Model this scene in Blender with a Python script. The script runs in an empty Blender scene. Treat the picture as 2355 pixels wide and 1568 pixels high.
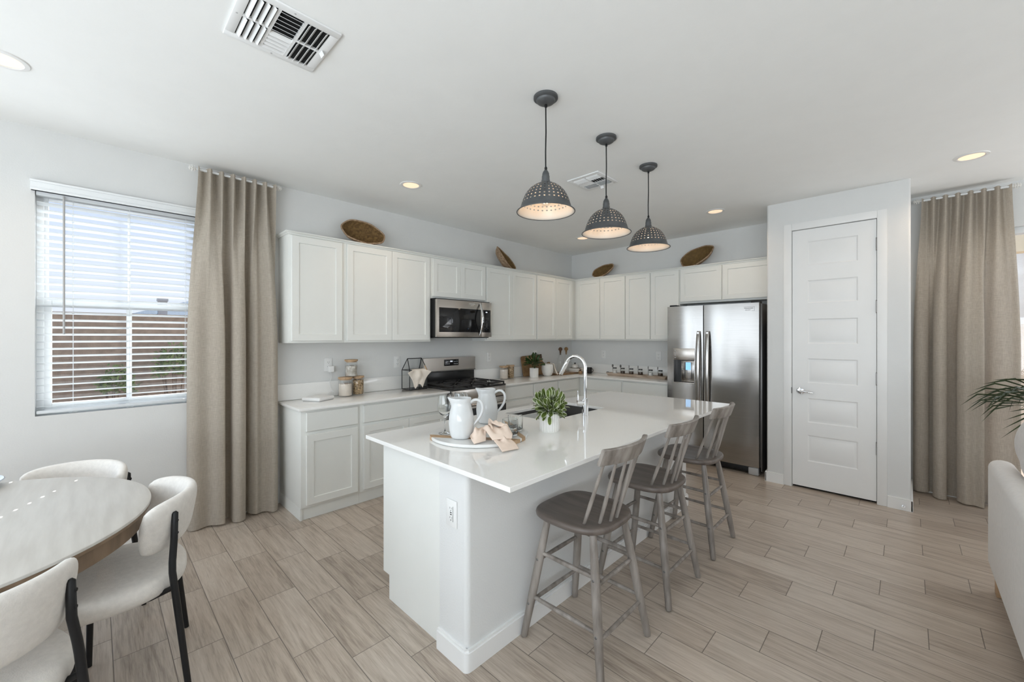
import bpy, bmesh, math, random
from mathutils import Vector, Matrix
random.seed(7)
PI = math.pi
sc = bpy.context.scene
COL = sc.collection

# ---------------------------------------------------------------- camera, world, sun, daylight, exposure
cam_d = bpy.data.cameras.new('camera')
cam_d.sensor_fit = 'HORIZONTAL'
cam_d.sensor_width = 36.0
cam_d.lens = 934.13 / 2355 * 36.0
cam_d.shift_y = -(784.0 - 773.53) / 2355.0
cam_d.clip_start = 0.05
cam = bpy.data.objects.new('camera', cam_d)
COL.objects.link(cam)
cam.location = (3.895, -5.3826, 1.44)
cam.rotation_euler = (PI / 2, 0, math.radians(44.2634))
sc.camera = cam

sc.view_settings.view_transform = 'Standard'
sc.view_settings.look = 'None'
sc.view_settings.exposure = 0.03
sc.view_settings.gamma = 1.0
sc.view_settings.use_curve_mapping = False
sc.cycles.use_denoising = True
sc.cycles.max_bounces = 10
sc.cycles.diffuse_bounces = 6
sc.cycles.transparent_max_bounces = 16
sc.cycles.caustics_reflective = False
sc.cycles.caustics_refractive = False
sc.cycles.sample_clamp_indirect = 6.0

world = bpy.data.worlds.new('sky')
sc.world = world
world.use_nodes = True
wn = world.node_tree
wn.nodes.clear()
w_out = wn.nodes.new('ShaderNodeOutputWorld')
w_bg = wn.nodes.new('ShaderNodeBackground')
w_tc = wn.nodes.new('ShaderNodeTexCoord')
w_sep = wn.nodes.new('ShaderNodeSeparateXYZ')
w_rmp = wn.nodes.new('ShaderNodeValToRGB')
w_rmp.color_ramp.elements[0].position = 0.0
w_rmp.color_ramp.elements[0].color = (0.93, 0.96, 1.0, 1)
w_rmp.color_ramp.elements[1].position = 0.55
w_rmp.color_ramp.elements[1].color = (0.42, 0.62, 1.0, 1)
wn.links.new(w_tc.outputs['Generated'], w_sep.inputs[0])
wn.links.new(w_sep.outputs['Z'], w_rmp.inputs[0])
wn.links.new(w_rmp.outputs[0], w_bg.inputs[0])
w_bg.inputs[1].default_value = 1.0
wn.links.new(w_bg.outputs[0], w_out.inputs[0])

def lamp(name, kind, loc, energy, color, **kw):
    d = bpy.data.lights.new(name, kind)
    d.energy = energy
    d.color = color
    for k, v in kw.items():
        if k not in ('aim',): setattr(d, k, v)
    o = bpy.data.objects.new(name, d)
    COL.objects.link(o)
    o.location = loc
    if 'aim' in kw:
        o.rotation_euler = Vector(kw['aim']).to_track_quat('-Z', 'Y').to_euler()
    return o

lamp('sun', 'SUN', (-6, 4, 8), 14.0, (1.0, 0.95, 0.88), angle=0.002, aim=(1, -0.505, -0.74))
# daylight standing in the window openings behind and beside the camera
lamp('daylight_rear_window', 'AREA', (5.0, -7.95, 1.28), 215, (0.88, 0.95, 1.0), shape='RECTANGLE', size=4.6, size_y=2.1, aim=(0, 1, 1.5))
lamp('daylight_patio_door', 'AREA', (6.2, 0.015, 1.25), 45, (0.95, 0.97, 1.0), shape='RECTANGLE', size=1.2, size_y=2.0, aim=(-0.2, -1, 0.8))
lamp('daylight_rear_left_window', 'AREA', (1.17, -7.97, 1.28), 22, (0.84, 0.93, 1.0), shape='RECTANGLE', size=2.0, size_y=2.0, aim=(0, 1, 0.1))
lamp('daylight_side_window', 'AREA', (-0.05, -6.8, 1.28), 25, (0.80, 0.91, 1.0), shape='RECTANGLE', size=1.85, size_y=1.9, aim=(1, 0.2, -0.25))

# ---------------------------------------------------------------- materials
MATS = {}
def nd(nt, t, **kw):
    n = nt.nodes.new('ShaderNode' + t)
    for k, v in kw.items():
        if k == 'ins':
            for a, b in v.items(): n.inputs[a].default_value = b
        else: setattr(n, k, v)
    return n
def base_mat(name):
    m = bpy.data.materials.new(name); m.use_nodes = True
    nt = m.node_tree
    b = nt.nodes['Principled BSDF']
    return m, nt, b
def c4(c): return (c[0], c[1], c[2], 1.0)
def pbr(name, col, rough=0.5, metal=0.0, var=0.06, vscale=6.0, vstretch=(1, 1, 1), bump=0.0, bscale=80.0, bstretch=(1, 1, 1), spec=0.5, trans=0.0, ior=1.45, coat=0.0, sheen=0.0, detail=4.0, rvar=0.0, col2=None):
    m, nt, b = base_mat(name)
    L = nt.links.new
    tc = nd(nt, 'TexCoord')
    mp = nd(nt, 'Mapping'); mp.inputs['Scale'].default_value = vstretch
    L(tc.outputs['Object'], mp.inputs['Vector'])
    nz = nd(nt, 'TexNoise', ins={'Scale': vscale, 'Detail': detail})
    L(mp.outputs[0], nz.inputs['Vector'])
    rp = nd(nt, 'ValToRGB')
    a = col2 if col2 else tuple(max(0, c * (1 - var)) for c in col)
    h = col if col2 else tuple(min(1, c * (1 + var)) for c in col)
    rp.color_ramp.elements[0].color = c4(a); rp.color_ramp.elements[0].position = 0.3
    rp.color_ramp.elements[1].color = c4(h); rp.color_ramp.elements[1].position = 0.7
    L(nz.outputs['Fac'], rp.inputs[0]); L(rp.outputs[0], b.inputs['Base Color'])
    b.inputs['Roughness'].default_value = rough
    b.inputs['Metallic'].default_value = metal
    b.inputs['IOR'].default_value = ior
    b.inputs['Specular IOR Level'].default_value = spec
    b.inputs['Transmission Weight'].default_value = trans
    b.inputs['Coat Weight'].default_value = coat
    b.inputs['Sheen Weight'].default_value = sheen
    if rvar:
        mr = nd(nt, 'MapRange', ins={'From Min': 0.3, 'From Max': 0.7, 'To Min': rough - rvar, 'To Max': rough + rvar})
        L(nz.outputs['Fac'], mr.inputs[0]); L(mr.outputs[0], b.inputs['Roughness'])
    if bump:
        m2 = nd(nt, 'Mapping'); m2.inputs['Scale'].default_value = bstretch
        L(tc.outputs['Object'], m2.inputs['Vector'])
        n2 = nd(nt, 'TexNoise', ins={'Scale': bscale, 'Detail': 3.0})
        L(m2.outputs[0], n2.inputs['Vector'])
        bp = nd(nt, 'Bump', ins={'Strength': bump, 'Distance': 0.01})
        L(n2.outputs['Fac'], bp.inputs['Height']); L(bp.outputs[0], b.inputs['Normal'])
    MATS[name] = m
    return m
def emis(name, col, st):
    m, nt, b = base_mat(name)
    b.inputs['Base Color'].default_value = c4(col)
    b.inputs['Emission Color'].default_value = c4(col)
    b.inputs['Emission Strength'].default_value = st
    MATS[name] = m
    return m

WALL = pbr('wall_paint', (0.715, 0.72, 0.712), 0.55, var=0.01, bump=0.10, bscale=120, spec=0.3)
CEIL = pbr('ceiling_paint', (0.87, 0.88, 0.87), 0.7, var=0.01, bump=0.08, bscale=28, spec=0.2)
TRIM = pbr('trim_paint', (0.83, 0.83, 0.82), 0.4, var=0.01)
CABW = pbr('cabinet_paint', (0.79, 0.80, 0.77), 0.35, var=0.01)
CABIN = pbr('door_stop_grey', (0.62, 0.62, 0.59), 0.5, var=0.02)  # greyer paint than the trim, for the pantry door stop strips
QUARTZ = pbr('quartz', (0.84, 0.835, 0.815), 0.045, var=0.02, vscale=220, coat=0.2)
STEEL = pbr('stainless_steel', (0.43, 0.415, 0.40), 0.17, 1.0, var=0.05, vscale=5, vstretch=(1, 1, 60), bump=0.004, bscale=30, bstretch=(1, 1, 40), rvar=0.02)
STEELH = pbr('stainless_steel_brushed_sideways', (0.60, 0.56, 0.52), 0.26, 1.0, var=0.05, vscale=8, vstretch=(1, 1, 60))
NICKEL = pbr('satin_nickel', (0.30, 0.29, 0.28), 0.35, 0.9, var=0.05)
DARKSTEEL = pbr('dark_steel', (0.16, 0.155, 0.15), 0.4, 0.7)
CHROME = pbr('chrome', (0.85, 0.86, 0.87), 0.05, 1.0, var=0.01)
BLKGLASS = pbr('black_glass', (0.012, 0.012, 0.013), 0.05, var=0.1)
BLK = pbr('black_enamel', (0.018, 0.018, 0.018), 0.22, var=0.15)
IRON = pbr('cast_iron', (0.022, 0.021, 0.021), 0.42, var=0.2, bump=0.2, bscale=200)
BLKMET = pbr('black_metal', (0.015, 0.015, 0.016), 0.38, 0.3)
RUBBER = pbr('black_rubber', (0.02, 0.02, 0.02), 0.6)
CAVSHADE = pbr('painted_cavity_shade', (0.01, 0.01, 0.01), 0.9)  # near-black colour standing in for shade in the door gap and vents
LINEN = None
BOUCLE = pbr('cream_boucle', (0.75, 0.72, 0.68), 0.95, var=0.05, vscale=60, bump=0.18, bscale=260, sheen=0.3)
SOFA = pbr('white_sofa_fabric', (0.80, 0.78, 0.76), 0.92, var=0.03, vscale=40, bump=0.25, bscale=300, sheen=0.2)
PILLOW = pbr('grey_white_pillow_linen', (0.70, 0.67, 0.65), 0.92, var=0.05, vscale=30, bump=0.4, bscale=30, sheen=0.2)
STOOLW = pbr('weathered_grey_wood', (0.36, 0.325, 0.295), 0.40, col2=(0.14, 0.118, 0.10), vscale=7, vstretch=(3, 3, 0.5), detail=8, bump=0.15, bscale=40, bstretch=(3, 3, 0.4))
STOOLS = pbr('grey_brown_seat_wood', (0.155, 0.128, 0.112), 0.36, col2=(0.095, 0.077, 0.066), vscale=7, vstretch=(0.6, 5, 1), detail=8)
TABLET = pbr('limewashed_table_top', (0.66, 0.645, 0.61), 0.38, col2=(0.55, 0.53, 0.495), vscale=5, vstretch=(0.7, 6, 1), detail=8)
TABLEA = pbr('brown_table_wood', (0.27, 0.19, 0.125), 0.5, col2=(0.17, 0.115, 0.072), vscale=6, vstretch=(4, 4, 0.8), detail=8)
WOODL = pbr('light_wood', (0.55, 0.38, 0.23), 0.5, col2=(0.40, 0.26, 0.15), vscale=12, vstretch=(1, 6, 1), detail=6)
WOODM = pbr('acacia_wood', (0.33, 0.20, 0.09), 0.45, col2=(0.16, 0.085, 0.035), vscale=10, vstretch=(5, 1, 1), detail=6)
WOODD = pbr('dark_walnut', (0.10, 0.055, 0.03), 0.45, var=0.3, vscale=14)
BLEACH = pbr('bleached_driftwood', (0.62, 0.52, 0.43), 0.6, col2=(0.30, 0.22, 0.16), vscale=9, vstretch=(1, 6, 6), detail=8)
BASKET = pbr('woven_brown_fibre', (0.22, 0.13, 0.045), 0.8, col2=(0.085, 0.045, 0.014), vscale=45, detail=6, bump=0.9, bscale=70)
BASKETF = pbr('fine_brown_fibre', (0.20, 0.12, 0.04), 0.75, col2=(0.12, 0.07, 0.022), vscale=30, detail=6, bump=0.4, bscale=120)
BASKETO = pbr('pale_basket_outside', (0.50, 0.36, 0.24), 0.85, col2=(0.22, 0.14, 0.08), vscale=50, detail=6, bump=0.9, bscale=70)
CERAM = pbr('white_glazed_ceramic', (0.67, 0.68, 0.68), 0.10, var=0.03, vscale=9, bump=0.12, bscale=14)
CERAMM = pbr('white_matte_ceramic', (0.80, 0.79, 0.76), 0.45, var=0.02)
MARBLE = pbr('white_marble', (0.82, 0.82, 0.80), 0.22, col2=(0.70, 0.70, 0.69), vscale=5, detail=8)
STONEW = pbr('grey_stoneware', (0.35, 0.38, 0.42), 0.3, col2=(0.55, 0.57, 0.60), vscale=10)
NAPK = pbr('blush_napkin_cotton', (0.76, 0.62, 0.52), 0.9, var=0.03, vscale=40, bump=0.04, bscale=600)
NAPW = pbr('cream_cloth', (0.78, 0.71, 0.63), 0.9, var=0.03, vscale=40, bump=0.04, bscale=600)
PLASW = pbr('white_plastic', (0.80, 0.80, 0.79), 0.35, var=0.01)
PLASG = pbr('grey_plastic', (0.42, 0.42, 0.42), 0.4)
ZINC = pbr('grey_zinc', (0.125, 0.13, 0.132), 0.45, 0.3, col2=(0.062, 0.066, 0.07), vscale=12, detail=7, rvar=0.08)
ENAMEL = pbr('white_enamel_lining', (0.80, 0.76, 0.70), 0.35, col2=(0.70, 0.62, 0.53), vscale=6, detail=6)
LEAF = pbr('dark_green_leaf', (0.035, 0.07, 0.018), 0.4, var=0.4, vscale=20)
LEAF2 = pbr('olive_green_leaf', (0.10, 0.14, 0.028), 0.4, var=0.35, vscale=25)
LEAFE = pbr('cream_leaf_edge', (0.62, 0.66, 0.48), 0.45, var=0.15, vscale=25)
PALM = pbr('palm_leaf', (0.03, 0.045, 0.015), 0.5, var=0.3, vscale=15)
SOIL = pbr('soil', (0.05, 0.035, 0.025), 0.95, var=0.3, vscale=60)
FLOUR = pbr('flour', (0.78, 0.70, 0.62), 0.9, var=0.05, vscale=30)
GRAIN = pbr('grain_mix', (0.62, 0.44, 0.25), 0.7, col2=(0.10, 0.055, 0.02), vscale=70, detail=2, bump=0.8, bscale=70)
SUGAR = pbr('white_cubes', (0.78, 0.76, 0.72), 0.8, col2=(0.40, 0.36, 0.30), vscale=30, detail=2)
SPICE = pbr('dark_spice', (0.06, 0.035, 0.02), 0.8, var=0.5, vscale=120)
SALT = pbr('salt', (0.80, 0.79, 0.77), 0.8, var=0.05)
BLOCKW = pbr('brown_block_fence', (0.30, 0.215, 0.155), 0.95, col2=(0.20, 0.14, 0.10), vscale=14, detail=8, bump=0.3, bscale=60)
STUCCO = pbr('tan_stucco', (0.62, 0.52, 0.42), 0.95, var=0.05, bump=0.4, bscale=60)
STUCCOW = pbr('pale_stucco', (0.78, 0.76, 0.72), 0.95, var=0.03, bump=0.5, bscale=25, bstretch=(1, 1, 6))
BEAM = pbr('cream_beam_paint', (0.72, 0.60, 0.42), 0.8, var=0.03)
ROOFB = pbr('slate_blue_roof', (0.10, 0.16, 0.22), 0.8, var=0.15, vscale=20)
GRAVEL = pbr('tan_gravel', (0.42, 0.34, 0.27), 0.95, col2=(0.28, 0.22, 0.17), vscale=60)
BUSH = pbr('shrub_leaf', (0.13, 0.17, 0.05), 0.7, var=0.5, vscale=12)
VINYL = pbr('white_vinyl', (0.80, 0.82, 0.83), 0.4, var=0.01)
BLIND = pbr('white_blind_slat', (0.82, 0.85, 0.87), 0.45, var=0.01)
SINKG = pbr('dark_granite_sink', (0.06, 0.058, 0.056), 0.35, var=0.25, vscale=150)
VENTW = pbr('white_vent_metal', (0.80, 0.81, 0.81), 0.35, var=0.01)
BLUE = emis('blue_dispenser_light', (0.25, 0.55, 0.95), 0.9)
DIGIT = emis('clock_digit_light', (0.85, 0.9, 1.0), 0.9)
CANL = emis('warm_lamp_lens', (1.0, 0.74, 0.52), 0.75)
BULB = emis('bulb_filament', (1.0, 0.82, 0.6), 6.0)

def glass_mat(name, tint=(1, 1, 1), rough=0.0):
    m, nt, b = base_mat(name)
    b.inputs['Base Color'].default_value = c4(tint)
    b.inputs['Roughness'].default_value = rough
    b.inputs['Transmission Weight'].default_value = 1.0
    b.inputs['IOR'].default_value = 1.45
    MATS[name] = m
    return m
GLASS = glass_mat('clear_glass', (0.97, 0.985, 0.98))
def thin_glass(name, tint=(0.96, 0.98, 1.0), refl=0.06):
    m, nt, b = base_mat(name)
    nt.nodes.remove(b)
    o = nt.nodes['Material Output']
    t = nd(nt, 'BsdfTransparent'); t.inputs[0].default_value = c4(tint)
    g = nd(nt, 'BsdfGlossy'); g.inputs['Roughness'].default_value = 0.02
    mx = nd(nt, 'MixShader')
    lw = nd(nt, 'LayerWeight', ins={'Blend': 0.25})
    mr = nd(nt, 'MapRange', ins={'To Min': refl * 0.6, 'To Max': 0.55})
    nt.links.new(lw.outputs['Facing'], mr.inputs[0])
    nt.links.new(mr.outputs[0], mx.inputs[0])
    nt.links.new(t.outputs[0], mx.inputs[1]); nt.links.new(g.outputs[0], mx.inputs[2])
    nt.links.new(mx.outputs[0], o.inputs[0])
    MATS[name] = m
    return m
PANE = thin_glass('window_pane')
JARG = thin_glass('thin_jar_glass', (0.985, 0.99, 0.985), 0.06)

def linen(name, c1, c2, transl):
    m, nt, b = base_mat(name)
    L = nt.links.new
    o = nt.nodes['Material Output']
    tc = nd(nt, 'TexCoord')
    cols = []
    n_a = None
    for sx in ((30, 30, 420), (420, 420, 22)):
        mp = nd(nt, 'Mapping'); mp.inputs['Scale'].default_value = sx
        L(tc.outputs['Object'], mp.inputs['Vector'])
        nz = nd(nt, 'TexNoise', ins={'Scale': 1.0, 'Detail': 3.0})
        L(mp.outputs[0], nz.inputs['Vector'])
        cols.append(nz)
    add = nd(nt, 'Math', operation='ADD'); L(cols[0].outputs['Fac'], add.inputs[0]); L(cols[1].outputs['Fac'], add.inputs[1])
    hf = nd(nt, 'Math', operation='MULTIPLY'); hf.inputs[1].default_value = 0.5; L(add.outputs[0], hf.inputs[0])
    rp = nd(nt, 'ValToRGB')
    rp.color_ramp.elements[0].position = 0.38; rp.color_ramp.elements[0].color = c4(c1)
    rp.color_ramp.elements[1].position = 0.62; rp.color_ramp.elements[1].color = c4(c2)
    L(hf.outputs[0], rp.inputs[0]); L(rp.outputs[0], b.inputs['Base Color'])
    b.inputs['Roughness'].default_value = 0.95
    b.inputs['Sheen Weight'].default_value = 0.15
    bm_ = nd(nt, 'Bump', ins={'Strength': 0.3, 'Distance': 0.003}); L(hf.outputs[0], bm_.inputs['Height']); L(bm_.outputs[0], b.inputs['Normal'])
    tr = nd(nt, 'BsdfTranslucent'); L(rp.outputs[0], tr.inputs[0])
    mx = nd(nt, 'MixShader'); mx.inputs[0].default_value = transl
    L(b.outputs[0], mx.inputs[1]); L(tr.outputs[0], mx.inputs[2]); L(mx.outputs[0], o.inputs[0])
    MATS[name] = m
    return m
LINEN = linen('oatmeal_linen', (0.47, 0.415, 0.345), (0.62, 0.56, 0.48), 0.33)

def add_translucency(m, f):
    nt = m.node_tree; b = nt.nodes['Principled BSDF']; o = nt.nodes['Material Output']
    tr = nd(nt, 'BsdfTranslucent'); tr.inputs[0].default_value = (0.85, 0.88, 0.9, 1)
    mx = nd(nt, 'MixShader'); mx.inputs[0].default_value = f
    nt.links.new(b.outputs[0], mx.inputs[1]); nt.links.new(tr.outputs[0], mx.inputs[2]); nt.links.new(mx.outputs[0], o.inputs[0])
add_translucency(BLIND, 0.22)
def floor_mat():
    m, nt, b = base_mat('wood_look_tile')
    L = nt.links.new
    tc = nd(nt, 'TexCoord')
    sp = nd(nt, 'SeparateXYZ'); L(tc.outputs['Object'], sp.inputs[0])
    def M(op, a, bb=None, c=None):
        n = nd(nt, 'Math', operation=op)
        for i, v in enumerate((a, bb, c)):
            if v is None: continue
            if isinstance(v, (int, float)): n.inputs[i].default_value = v
            else: L(v, n.inputs[i])
        return n.outputs[0]
    RH, RL, ST = 0.1872, 0.5565, 0.1855
    x, y = sp.outputs['X'], sp.outputs['Y']
    v = M('DIVIDE', M('ADD', y, 4.953 + 20 * RH), RH)
    n = M('FLOOR', v)
    fv = M('FRACT', v)
    nrel = M('SUBTRACT', n, 20)
    u = M('DIVIDE', M('SUBTRACT', x, M('ADD', M('MULTIPLY', nrel, ST), 1.183)), RL)
    iu = M('FLOOR', u)
    fu = M('FRACT', u)
    du = M('MULTIPLY', M('MINIMUM', fu, M('SUBTRACT', 1.0, fu)), RL)
    dv = M('MULTIPLY', M('MINIMUM', fv, M('SUBTRACT', 1.0, fv)), RH)
    d = M('MINIMUM', du, dv)
    cb = nd(nt, 'CombineXYZ'); L(n, cb.inputs[0]); L(iu, cb.inputs[1])
    wnz = nd(nt, 'TexWhiteNoise', noise_dimensions='2D'); L(cb.outputs[0], wnz.inputs['Vector'])
    rnd = wnz.outputs['Value']
    def grain(sx, sy, det, off):
        cc = nd(nt, 'CombineXYZ')
        L(M('ADD', M('MULTIPLY', x, sx), M('MULTIPLY', rnd, 37.0 + off)), cc.inputs[0])
        L(M('MULTIPLY', y, sy), cc.inputs[1]); L(M('MULTIPLY', rnd, 11.0), cc.inputs[2])
        z = nd(nt, 'TexNoise', ins={'Scale': 1.0, 'Detail': det, 'Roughness': 0.6, 'Distortion': 0.6})
        L(cc.outputs[0], z.inputs['Vector'])
        return z.outputs['Fac']
    g1 = grain(2.2, 28.0, 6.0, 0.0)
    g2 = grain(7.0, 120.0, 4.0, 5.0)
    mix = M('ADD', M('MULTIPLY', g1, 0.46), M('MULTIPLY', g2, 0.42))
    mix = M('ADD', mix, M('MULTIPLY', rnd, 0.13))
    rp = nd(nt, 'ValToRGB')
    e = rp.color_ramp.elements
    e[0].position = 0.33; e[0].color = (0.25, 0.20, 0.16, 1)
    e[1].position = 0.66; e[1].color = (0.58, 0.505, 0.43, 1)
    k = e.new(0.48); k.color = (0.43, 0.36, 0.295, 1)
    L(mix, rp.inputs[0])
    gm = nd(nt, 'MapRange', ins={'From Min': 0.0011, 'From Max': 0.0021, 'To Min': 1.0, 'To Max': 0.0})
    L(d, gm.inputs[0])
    cm = nd(nt, 'Mix', data_type='RGBA')
    L(gm.outputs[0], cm.inputs['Factor']); L(rp.outputs[0], cm.inputs[6]); cm.inputs[7].default_value = (0.20, 0.17, 0.145, 1)
    L(cm.outputs[2], b.inputs['Base Color'])
    rr = nd(nt, 'MapRange', ins={'From Min': 0.3, 'From Max': 0.7, 'To Min': 0.36, 'To Max': 0.26}); L(mix, rr.inputs[0])
    r2 = M('ADD', rr.outputs[0], M('MULTIPLY', gm.outputs[0], 0.4))
    L(r2, b.inputs['Roughness'])
    bh = M('SUBTRACT', M('MULTIPLY', mix, 0.05), M('MULTIPLY', gm.outputs[0], 0.14))
    bp = nd(nt, 'Bump', ins={'Strength': 0.7, 'Distance': 0.012}); L(bh, bp.inputs['Height']); L(bp.outputs[0], b.inputs['Normal'])
    MATS['wood_look_tile'] = m
    return m
FLOORM = floor_mat()

# ---------------------------------------------------------------- mesh helpers
def NB(): return bmesh.new()
def box(bm, x0, x1, y0, y1, z0, z1, bev=0.0, seg=2, mat=0):
    t = bmesh.new()
    vs = [t.verts.new((x, y, z)) for x in (x0, x1) for y in (y0, y1) for z in (z0, z1)]
    for f in ((0, 1, 3, 2), (4, 6, 7, 5), (0, 4, 5, 1), (2, 3, 7, 6), (0, 2, 6, 4), (1, 5, 7, 3)):
        t.faces.new([vs[i] for i in f])
    if bev > 0:
        bmesh.ops.bevel(t, geom=list(t.edges), offset=bev, segments=seg, affect='EDGES', profile=0.5)
    for f in t.faces: f.material_index = mat
    merge(bm, t)
def merge(bm, t, M=None):
    if M is not None: bmesh.ops.transform(t, matrix=M, verts=t.verts)
    me = bpy.data.meshes.new('tmp'); t.to_mesh(me); t.free()
    bm.from_mesh(me); bpy.data.meshes.remove(me)
def obox(bm, c, sx, sy, sz, R=None, bev=0.0, seg=2, mat=0):
    t = bmesh.new()
    box(t, -sx / 2, sx / 2, -sy / 2, sy / 2, -sz / 2, sz / 2, bev, seg, mat)
    M = Matrix.Translation(Vector(c)) @ (R.to_4x4() if R is not None else Matrix.Identity(4))
    merge(bm, t, M)
def lathe(bm, prof, c=(0, 0, 0), seg=32, mat=0, M=None, caps=True, fx=None):
    t = bmesh.new()
    rings = []
    for (r, z) in prof:
        if r <= 1e-6: rings.append([t.verts.new((0, 0, z))])
        else: rings.append([t.verts.new((r * math.cos(2 * PI * i / seg), r * math.sin(2 * PI * i / seg), z)) for i in range(seg)])
    for a, b in zip(rings, rings[1:]):
        for i in range(seg):
            j = (i + 1) % seg
            if len(a) == 1 and len(b) == 1: continue
            if len(a) == 1: f = t.faces.new((a[0], b[j], b[i]))
            elif len(b) == 1: f = t.faces.new((a[i], a[j], b[0]))
            else: f = t.faces.new((a[i], a[j], b[j], b[i]))
            f.material_index = mat
    if caps:
        for rg in (rings[0], rings[-1]):
            if len(rg) > 2:
                f = t.faces.new(rg); f.material_index = mat
    if fx:
        for v in t.verts: v.co = Vector(fx(v.co))
    bmesh.ops.recalc_face_normals(t, faces=t.faces)
    MM = Matrix.Translation(Vector(c))
    if M is not None: MM = MM @ M
    merge(bm, t, MM)
def tube(bm, pts, r, seg=10, closed=False, mat=0, caps=True):
    P = [Vector(p) for p in pts]
    n = len(P)
    rr = r if isinstance(r, (list, tuple)) else [r] * n
    t = bmesh.new()
    T = []
    for i in range(n):
        if closed: d = P[(i + 1) % n] - P[i - 1]
        elif i == 0: d = P[1] - P[0]
        elif i == n - 1: d = P[-1] - P[-2]
        else: d = (P[i + 1] - P[i]).normalized() + (P[i] - P[i - 1]).normalized()
        T.append(d.normalized())
    up = Vector((0, 0, 1)) if abs(T[0].z) < 0.9 else Vector((1, 0, 0))
    N = (up - T[0] * up.dot(T[0])).normalized()
    rings = []
    for i in range(n):
        N = (N - T[i] * N.dot(T[i])).normalized()
        Bv = T[i].cross(N)
        rings.append([t.verts.new(P[i] + (N * math.cos(2 * PI * k / seg) + Bv * math.sin(2 * PI * k / seg)) * rr[i]) for k in range(seg)])
    pr = list(zip(rings, rings[1:]))
    if closed: pr.append((rings[-1], rings[0]))
    for a, b in pr:
        for k in range(seg):
            f = t.faces.new((a[k], a[(k + 1) % seg], b[(k + 1) % seg], b[k])); f.material_index = mat
    if caps and not closed:
        t.faces.new(rings[0][::-1]).material_index = mat; t.faces.new(rings[-1]).material_index = mat
    bmesh.ops.recalc_face_normals(t, faces=t.faces)
    merge(bm, t)
def grid(bm, fn, nu, nv, mat=0, closeu=False, matfn=None):
    vs = [[bm.verts.new(fn(i / nu if closeu else i / (nu - 1), j / (nv - 1))) for j in range(nv)] for i in range(nu)]
    for i in range(nu if closeu else nu - 1):
        for j in range(nv - 1):
            f = bm.faces.new((vs[i][j], vs[(i + 1) % nu][j], vs[(i + 1) % nu][j + 1], vs[i][j + 1]))
            f.material_index = matfn(i, j) if matfn else mat
    return vs
def prism(bm, poly, z0, z1, mat=0, bev=0.0, M=None):
    t = bmesh.new()
    a = [t.verts.new((p[0], p[1], z0)) for p in poly]
    b = [t.verts.new((p[0], p[1], z1)) for p in poly]
    n = len(poly)
    t.faces.new(a[::-1]); t.faces.new(b)
    for i in range(n): t.faces.new((a[i], a[(i + 1) % n], b[(i + 1) % n], b[i]))
    bmesh.ops.recalc_face_normals(t, faces=t.faces)
    if bev:
        es = [e for e in t.edges if abs(e.verts[0].co.z - e.verts[1].co.z) < 1e-6]
        bmesh.ops.bevel(t, geom=es, offset=bev, segments=3, affect='EDGES', profile=0.5)
    for f in t.faces: f.material_index = mat
    merge(bm, t, M)
def obj(name, bm, mats, parent=None, world=False, smooth=35, bevel=0.0, solid=0.0, sub=0):
    if world and parent is not None:
        bmesh.ops.translate(bm, verts=bm.verts, vec=-Vector(parent.location))
    me = bpy.data.meshes.new(name)
    bm.to_mesh(me); bm.free()
    if not isinstance(mats, (list, tuple)): mats = [mats]
    for m in mats: me.materials.append(m)
    if smooth:
        me.shade_smooth()
        if smooth < 180: me.set_sharp_from_angle(angle=math.radians(smooth))
    o = bpy.data.objects.new(name, me)
    COL.objects.link(o)
    if parent is not None: o.parent = parent
    if solid:
        s = o.modifiers.new('thickness', 'SOLIDIFY'); s.thickness = solid; s.offset = 0
    if sub:
        s = o.modifiers.new('smooth', 'SUBSURF'); s.levels = sub; s.render_levels = sub
    if bevel:
        b = o.modifiers.new('bevel', 'BEVEL'); b.width = bevel; b.segments = 2; b.limit_method = 'ANGLE'; b.angle_limit = math.radians(40)
    return o
def tag(o, label, cat, group=None):
    o['label'] = label; o['category'] = cat
    if group: o['group'] = group
    return o
def thing(name, label, cat, loc=(0, 0, 0), rz=0.0, group=None):
    o = bpy.data.objects.new(name, None)
    COL.objects.link(o)
    o.location = loc; o.rotation_euler = (0, 0, rz); o.empty_display_size = 0.1
    return tag(o, label, cat, group)
def struct(o):
    o['kind'] = 'structure'
    return o
def stroot(name, loc=(0, 0, 0)):
    o = bpy.data.objects.new(name, None); COL.objects.link(o); o.location = loc; o['kind'] = 'structure'
    return o
def dup(root, loc, rz, label):
    r = root.copy(); COL.objects.link(r); r.location = loc; r.rotation_euler = (0, 0, rz); r['label'] = label
    for ch in list(root.children):
        c = ch.copy(); COL.objects.link(c); c.parent = r
        for g in list(ch.children):
            d = g.copy(); COL.objects.link(d); d.parent = c
    return r
def text(name, s, size, mat, parent, loc, rot, ext=0.0006):
    cu = bpy.data.curves.new(name, 'FONT'); cu.body = s; cu.size = size; cu.extrude = ext
    cu.align_x = 'CENTER'; cu.align_y = 'CENTER'
    cu.materials.append(mat)
    tmp = bpy.data.objects.new(name, cu); COL.objects.link(tmp)
    me = bpy.data.meshes.new_from_object(tmp.evaluated_get(bpy.context.evaluated_depsgraph_get()))
    bpy.data.objects.remove(tmp); bpy.data.curves.remove(cu)
    me.name = name
    if not me.materials: me.materials.append(mat)
    o = bpy.data.objects.new(name, me); COL.objects.link(o)
    o.parent = parent; o.location = loc; o.rotation_euler = rot
    return o
def smooth01(t):
    t = min(1, max(0, t)); return t * t * (3 - 2 * t)
def sgp(v, p): return math.copysign(abs(v) ** p, v)

CH = 2.743   # ceiling height
CT = 0.883   # worktop height
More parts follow.
